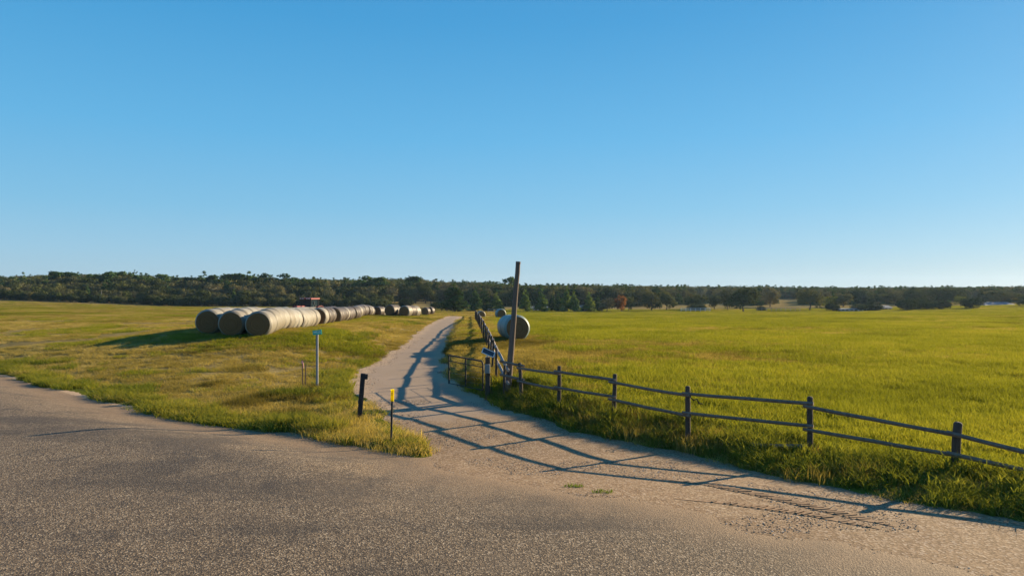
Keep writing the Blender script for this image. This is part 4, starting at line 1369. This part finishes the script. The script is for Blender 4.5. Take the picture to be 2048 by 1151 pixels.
# wood behind the left field: rows of single trees; the skyline profile in pixels
SKY_X = [-80, 0, 60, 120, 180, 240, 300, 330, 400, 470, 520, 560, 650, 700, 750, 850, 900, 950, 1000, 1060, 1150]
SKY_Y = [553, 553, 552, 548, 549, 546, 551, 556, 555, 554, 553, 554, 558, 559, 557, 558, 562, 564, 568, 572, 571]
EDGE = 284
ZONES = ((60, 'at the far left edge of the picture'), (130, 'well left of the pale bare trunk'), (198, 'just left of the pale bare trunk'), (260, 'just right of the pale bare trunk'),
         (330, 'between the pale bare trunk and the bales'), (400, 'left of the front bales'), (480, 'above the middle front bale'), (545, 'above the nearest front bale'), (600, 'above the pale bale row'),
         (650, 'straight behind the tractor'), (720, 'above the dark bale row'), (790, 'above the wide dark bush'), (860, 'above the loose bales'), (925, 'behind the big dark pine'), (2000, 'behind the pines at the fence end'))
def zone(px):
    return next(t for q, t in ZONES if px < q)
rows = ((0, 'front rank', 14, (.40, .60)), (16, 'second rank', 15, (.58, .78)), (36, 'rear rank', 16, (.80, .99)))
for dy, rn, step, (f0, f1) in rows:
    px = -60 + step * random.random()
    while px < (1010 if dy else 880):
        Y = EDGE + dy + random.uniform(-5, 5) + max(0, px - 640) * .10
        X = gx(px, Y); zb = hz(X, Y)
        ztop = gz(np.interp(px, SKY_X, SKY_Y) + 4.5, Y)
        h = max(3.2, (ztop - zb) * random.uniform(f0, f1))
        kd = random.choices(['oak', 'brown', 'pine'], [.45, .5, .05 if dy == 0 else .1])[0]
        cl = {'oak': 'dark olive oak', 'brown': 'grey-brown oak', 'pine': 'dark conical pine'}[kd]
        if not (790 < px < 905 and dy == 0):
            tree(kd, X, Y, h, h * random.uniform(.75, 1.15) if kd != 'pine' else h * .5, "%s in the wood's %s %s" % (cl, rn, zone(px)), 'trees of the wood behind the left field')
        px += step * random.uniform(.7, 1.3)
for k in range(95):
    px = -60 + k * 10.2 + random.uniform(-3, 3)
    if 785 < px < 905: continue
    Y = EDGE - 9 + random.uniform(-3, 3) + max(0, px - 640) * .10
    X = gx(px, Y); zb = hz(X, Y)
    h = random.uniform(2.4, 4.2)
    tree('bush' if k % 3 else 'oak', X, Y, h, h * random.uniform(1.0, 1.5), 'dark thicket bush at the wood foot, %s' % zone(px), 'thicket bushes along the foot of the left wood', name='bush', cat='bush')
# pines standing out of the skyline
for px, py in ((20, 552), (45, 551), (118, 544), (127, 545), (140, 547), (152, 546), (170, 549), (200, 550), (214, 545), (228, 543), (241, 542), (252, 546), (268, 549), (290, 553), (322, 549), (350, 555), (378, 553), (408, 550), (428, 551), (458, 548), (482, 547), (500, 550), (524, 548), (570, 548), (618, 557), (722, 553), (760, 555), (828, 553)):
    Y = EDGE + 44 + random.uniform(-4, 10)
    X = gx(px, Y); zb = hz(X, Y)
    h = gz(py - random.uniform(-1.5, 1), Y) - zb
    tree(random.choice(['tall', 'tall', 'tall', 'pine']), X, Y, h, h * random.uniform(.62, .88), 'pine rising above the wood skyline %s' % zone(px), 'skyline pines of the left wood')

# far woodland as one mass (stuff): leaf-crown instances on the hills
wood_col = bpy.data.collections.new('woodland_trees')
wp = []
for key in ('oak', 'brown', 'pine'):
    for k, (cr, tk) in enumerate(PROTO[key][:3]):
        wp.append(bpy.data.objects.new('wood_%s%d' % (key, k), cr))
wp.sort(key=lambda o: o.name)
add_protos(wood_col, wp)
WX, WY, WS, WT = [], [], [], []
def wood(n, y0, y1, px0, px1, f0, f1, hmin, top=None):
    for _ in range(n):
        Y = math.sqrt(random.uniform(y0 * y0, y1 * y1)); px = random.uniform(px0, px1)
        X = gx(px, Y)
        h = random.uniform(f0, f1)
        WX.append(X); WY.append(Y); WS.append(h)
wood(260, 335, 420, -90, 1010, 7, 10, 0)
wood(420, 420, 700, -100, 1100, 8, 11, 0)
wood(330, 300, 380, 950, 1290, 7, 9.5, 0)
wood(150, 330, 420, 1290, 1560, 6, 8.5, 0)
wood(900, 400, 620, 1000, 2130, 7, 10, 0)
wood(1500, 620, 1100, 980, 2140, 9, 13, 0)
wood(900, 1100, 1700, 900, 2140, 11, 15, 0)
wood(260, 300, 420, 1620, 2130, 6, 8.5, 0)
wood(150, 300, 345, 1040, 2140, 2.6, 4.4, 0)
wood(170, 305, 360, 1040, 2140, 4.5, 7, 0)
WX, WY, WS = map(np.array, (WX, WY, WS))
# keep small clearings open where the photograph shows pale meadow between the trees
pxs = 1024 + FPX * WX / WY
clear = ((pxs > 1380) & (pxs < 1425) & (WY < 520)) | ((pxs > 1548) & (pxs < 1602) & (WY < 420)) | ((pxs > 1425) & (pxs < 1460) & (WY < 330)) | ((pxs > 1900) & (pxs < 1975) & (WY < 330)) | ((pxs > 820) & (pxs < 900) & (WY < 330))
WX, WY, WS = WX[~clear], WY[~clear], WS[~clear]
WZ = height(WX, WY, np.full(len(WX), 50.0))
# crowns never break the skyline: shorten the ones that would rise past it
prof = np.interp(1024 + FPX * WX / WY, SKY_X + [1300, 1500, 1700, 1900, 2060, 2200], SKY_Y + [573, 574, 576, 575, 574, 574])
lim = CAM_Z - (prof + rng.uniform(-2.0, 5, len(WX)) - 575.5) / FPX * WY - WZ
WS2 = np.where(lim > 3, np.minimum(WS, np.maximum(lim, 3)), 3.0)
o = scatter('woodland', np.stack([WX, WY, WZ - .5], -1), rng.uniform(0, 6.28, len(WX)), WS * rng.uniform(.75, 1.15, len(WX)), rng.integers(0, 9, len(WX)), rng.uniform(size=len(WX)), wood_col, WS2)
tag(o, 'far wooded hillside reading as one dark mass of crowns along the horizon', 'woodland')

# pale bare trunk at the wood's edge
X, Y = gx(203, 281), 281
o = MB().tube([(0, 0, -.3), (.1, 0, 2.5), (0, 0, 4.6)], [.2, .16, .07], 8).build('bare_trunk', M['grey_bark'], None, True, (X, Y, hz(X, Y)))
tag(o, 'pale bare trunk standing before the wood at the far left', 'tree trunk')

# ------------------------------------------------------------------ far buildings and fences
def house(xl, xr, yt, yb, Y, wallm, roofm, depth, label, nwin, roofh=.35, rz=0.0, cat='house', door=True):
    X = gx((xl + xr) / 2, Y); W = (xr - xl) / FPX * Y
    zb = gz(yb, Y); H = gz(yt, Y) - zb
    wall_h = H * (1 - roofh)
    o = empty('farm_house' if cat == 'house' else cat.replace(' ', '_'), (X, Y, zb), rz)
    tag(o, label, cat)
    MB().box((0, depth / 2, wall_h / 2 - .4), (W, depth, wall_h + .8)).build('wall', wallm, o)
    rb = MB()
    e = .3
    rb._add([(-W / 2 - e, -e, wall_h - .02), (W / 2 + e, -e, wall_h - .02), (W / 2 + e, depth + e, wall_h - .02), (-W / 2 - e, depth + e, wall_h - .02), (-W / 2 - e, depth / 2, H), (W / 2 + e, depth / 2, H)],
            [(0, 1, 5, 4), (2, 3, 4, 5), (0, 4, 3), (1, 2, 5), (0, 3, 2, 1)])
    rb.build('roof', roofm, o)
    for k in range(nwin):
        xw = -W / 2 + W * (k + .5) / nwin
        if door and k == nwin // 2:
            MB().box((xw, -.03, min(1.0, wall_h * .45)), (.95, .10, min(2.0, wall_h * .85))).build('door', M['trim_dark'], o)
            continue
        f = MB().box((xw, -.03, wall_h * .58), (1.2, .10, wall_h * .42)).build('window', M['white'], o)
        MB().box((xw, -.07, wall_h * .58), (1.0, .06, wall_h * .34)).build('pane', M['glass'], f)
    return o
house(1060, 1115, 612.5, 623, 252, M['wall_white'], M['roof_metal'], 6, 'long low pale house half hidden behind the pines', 7, .4)
house(1160, 1183, 610, 623, 244, M['wall_grey'], M['wall_grey'], 4, 'dark teal shed beside the green pines', 2, .45, cat='shed', door=True)
house(1681, 1734, 616, 622.5, 236, M['wall_white'], M['roof_metal'], 3, 'long low white-walled outbuilding behind the field edge', 6, .25, cat='outbuilding')
house(1760, 1784, 610.5, 621, 246, M['wall_white'], M['roof_metal'], 6, 'small white house between bushes with pale metal roof', 3, .45)
house(1972, 2032, 604, 614, 262, M['wall_grey'], M['roof_metal'], 10, 'long barn with blue-grey metal roof below the spreading oak', 5, .6, cat='barn')
house(1002, 1028, 581.5, 588, 420, M['wall_white'], M['roof_metal'], 8, 'pale roofed building up in the trees left of the leaning pole', 3, .5)
def far_fence(xl, xr, py, Y, h, mat, label, npost):
    o = empty('board_fence', (gx(xl, Y), Y, hz(gx(xl, Y), Y))); tag(o, label, 'fence')
    W = (xr - xl) / FPX * Y
    for k in range(npost):
        xx = W * k / (npost - 1); zz = hz(o.location.x + xx, Y) - o.location.z
        MB().box((xx, 0, zz + h / 2 - .1), (.14, .14, h + .2)).build('post', mat, o)
    z1 = hz(o.location.x + W, Y) - o.location.z
    for q in (.9, .5):
        MB().tube([(0, -.09, h * q), (W, -.09, z1 + h * q)], .075, 6).build('rail', mat, o)
far_fence(1362, 1420, 617, 238, 1.3, M['white'], 'low white board fence before the grey-green oak', 7)
far_fence(1514, 1600, 619, 240, 1.4, M['grey_bark'], 'grey board fence crossing the clearing right of the biggest oak', 10)
far_fence(760, 905, 619, 205, 1.2, M['post_wood'], 'dark thin fence crossing behind the loose bales to the driveway end', 14)
far_fence(976, 1010, 618, 212, 1.3, M['grey_bark'], 'short pale fence piece behind the bale at the fence end', 4)

# ------------------------------------------------------------------ air
hm_ = bpy.data.materials.new('haze'); hm_.use_nodes = True
nt = hm_.node_tree; nt.nodes.clear()
_o = N(nt, 'ShaderNodeOutputMaterial'); _v = N(nt, 'ShaderNodeVolumePrincipled')
_v.inputs['Color'].default_value = (.50, .72, 1.0, 1)
_v.inputs['Density'].default_value = HAZE
_v.inputs['Anisotropy'].default_value = .3
nt.links.new(_v.outputs[0], _o.inputs['Volume'])
mb = MB(); hx = 2250
zlo, zhi = float(HT.min()) - 3, max(40.0, float(HT.max()) + 25)
mb._add([(x_, y_, z_) for x_ in (-hx, hx) for y_ in (-hx, hx) for z_ in (zlo, zhi)], [(0, 1, 3, 2), (4, 6, 7, 5), (0, 4, 5, 1), (2, 3, 7, 6), (0, 2, 6, 4), (1, 5, 7, 3)])
o = mb.build('haze', hm_); tag(o, kind='stuff')
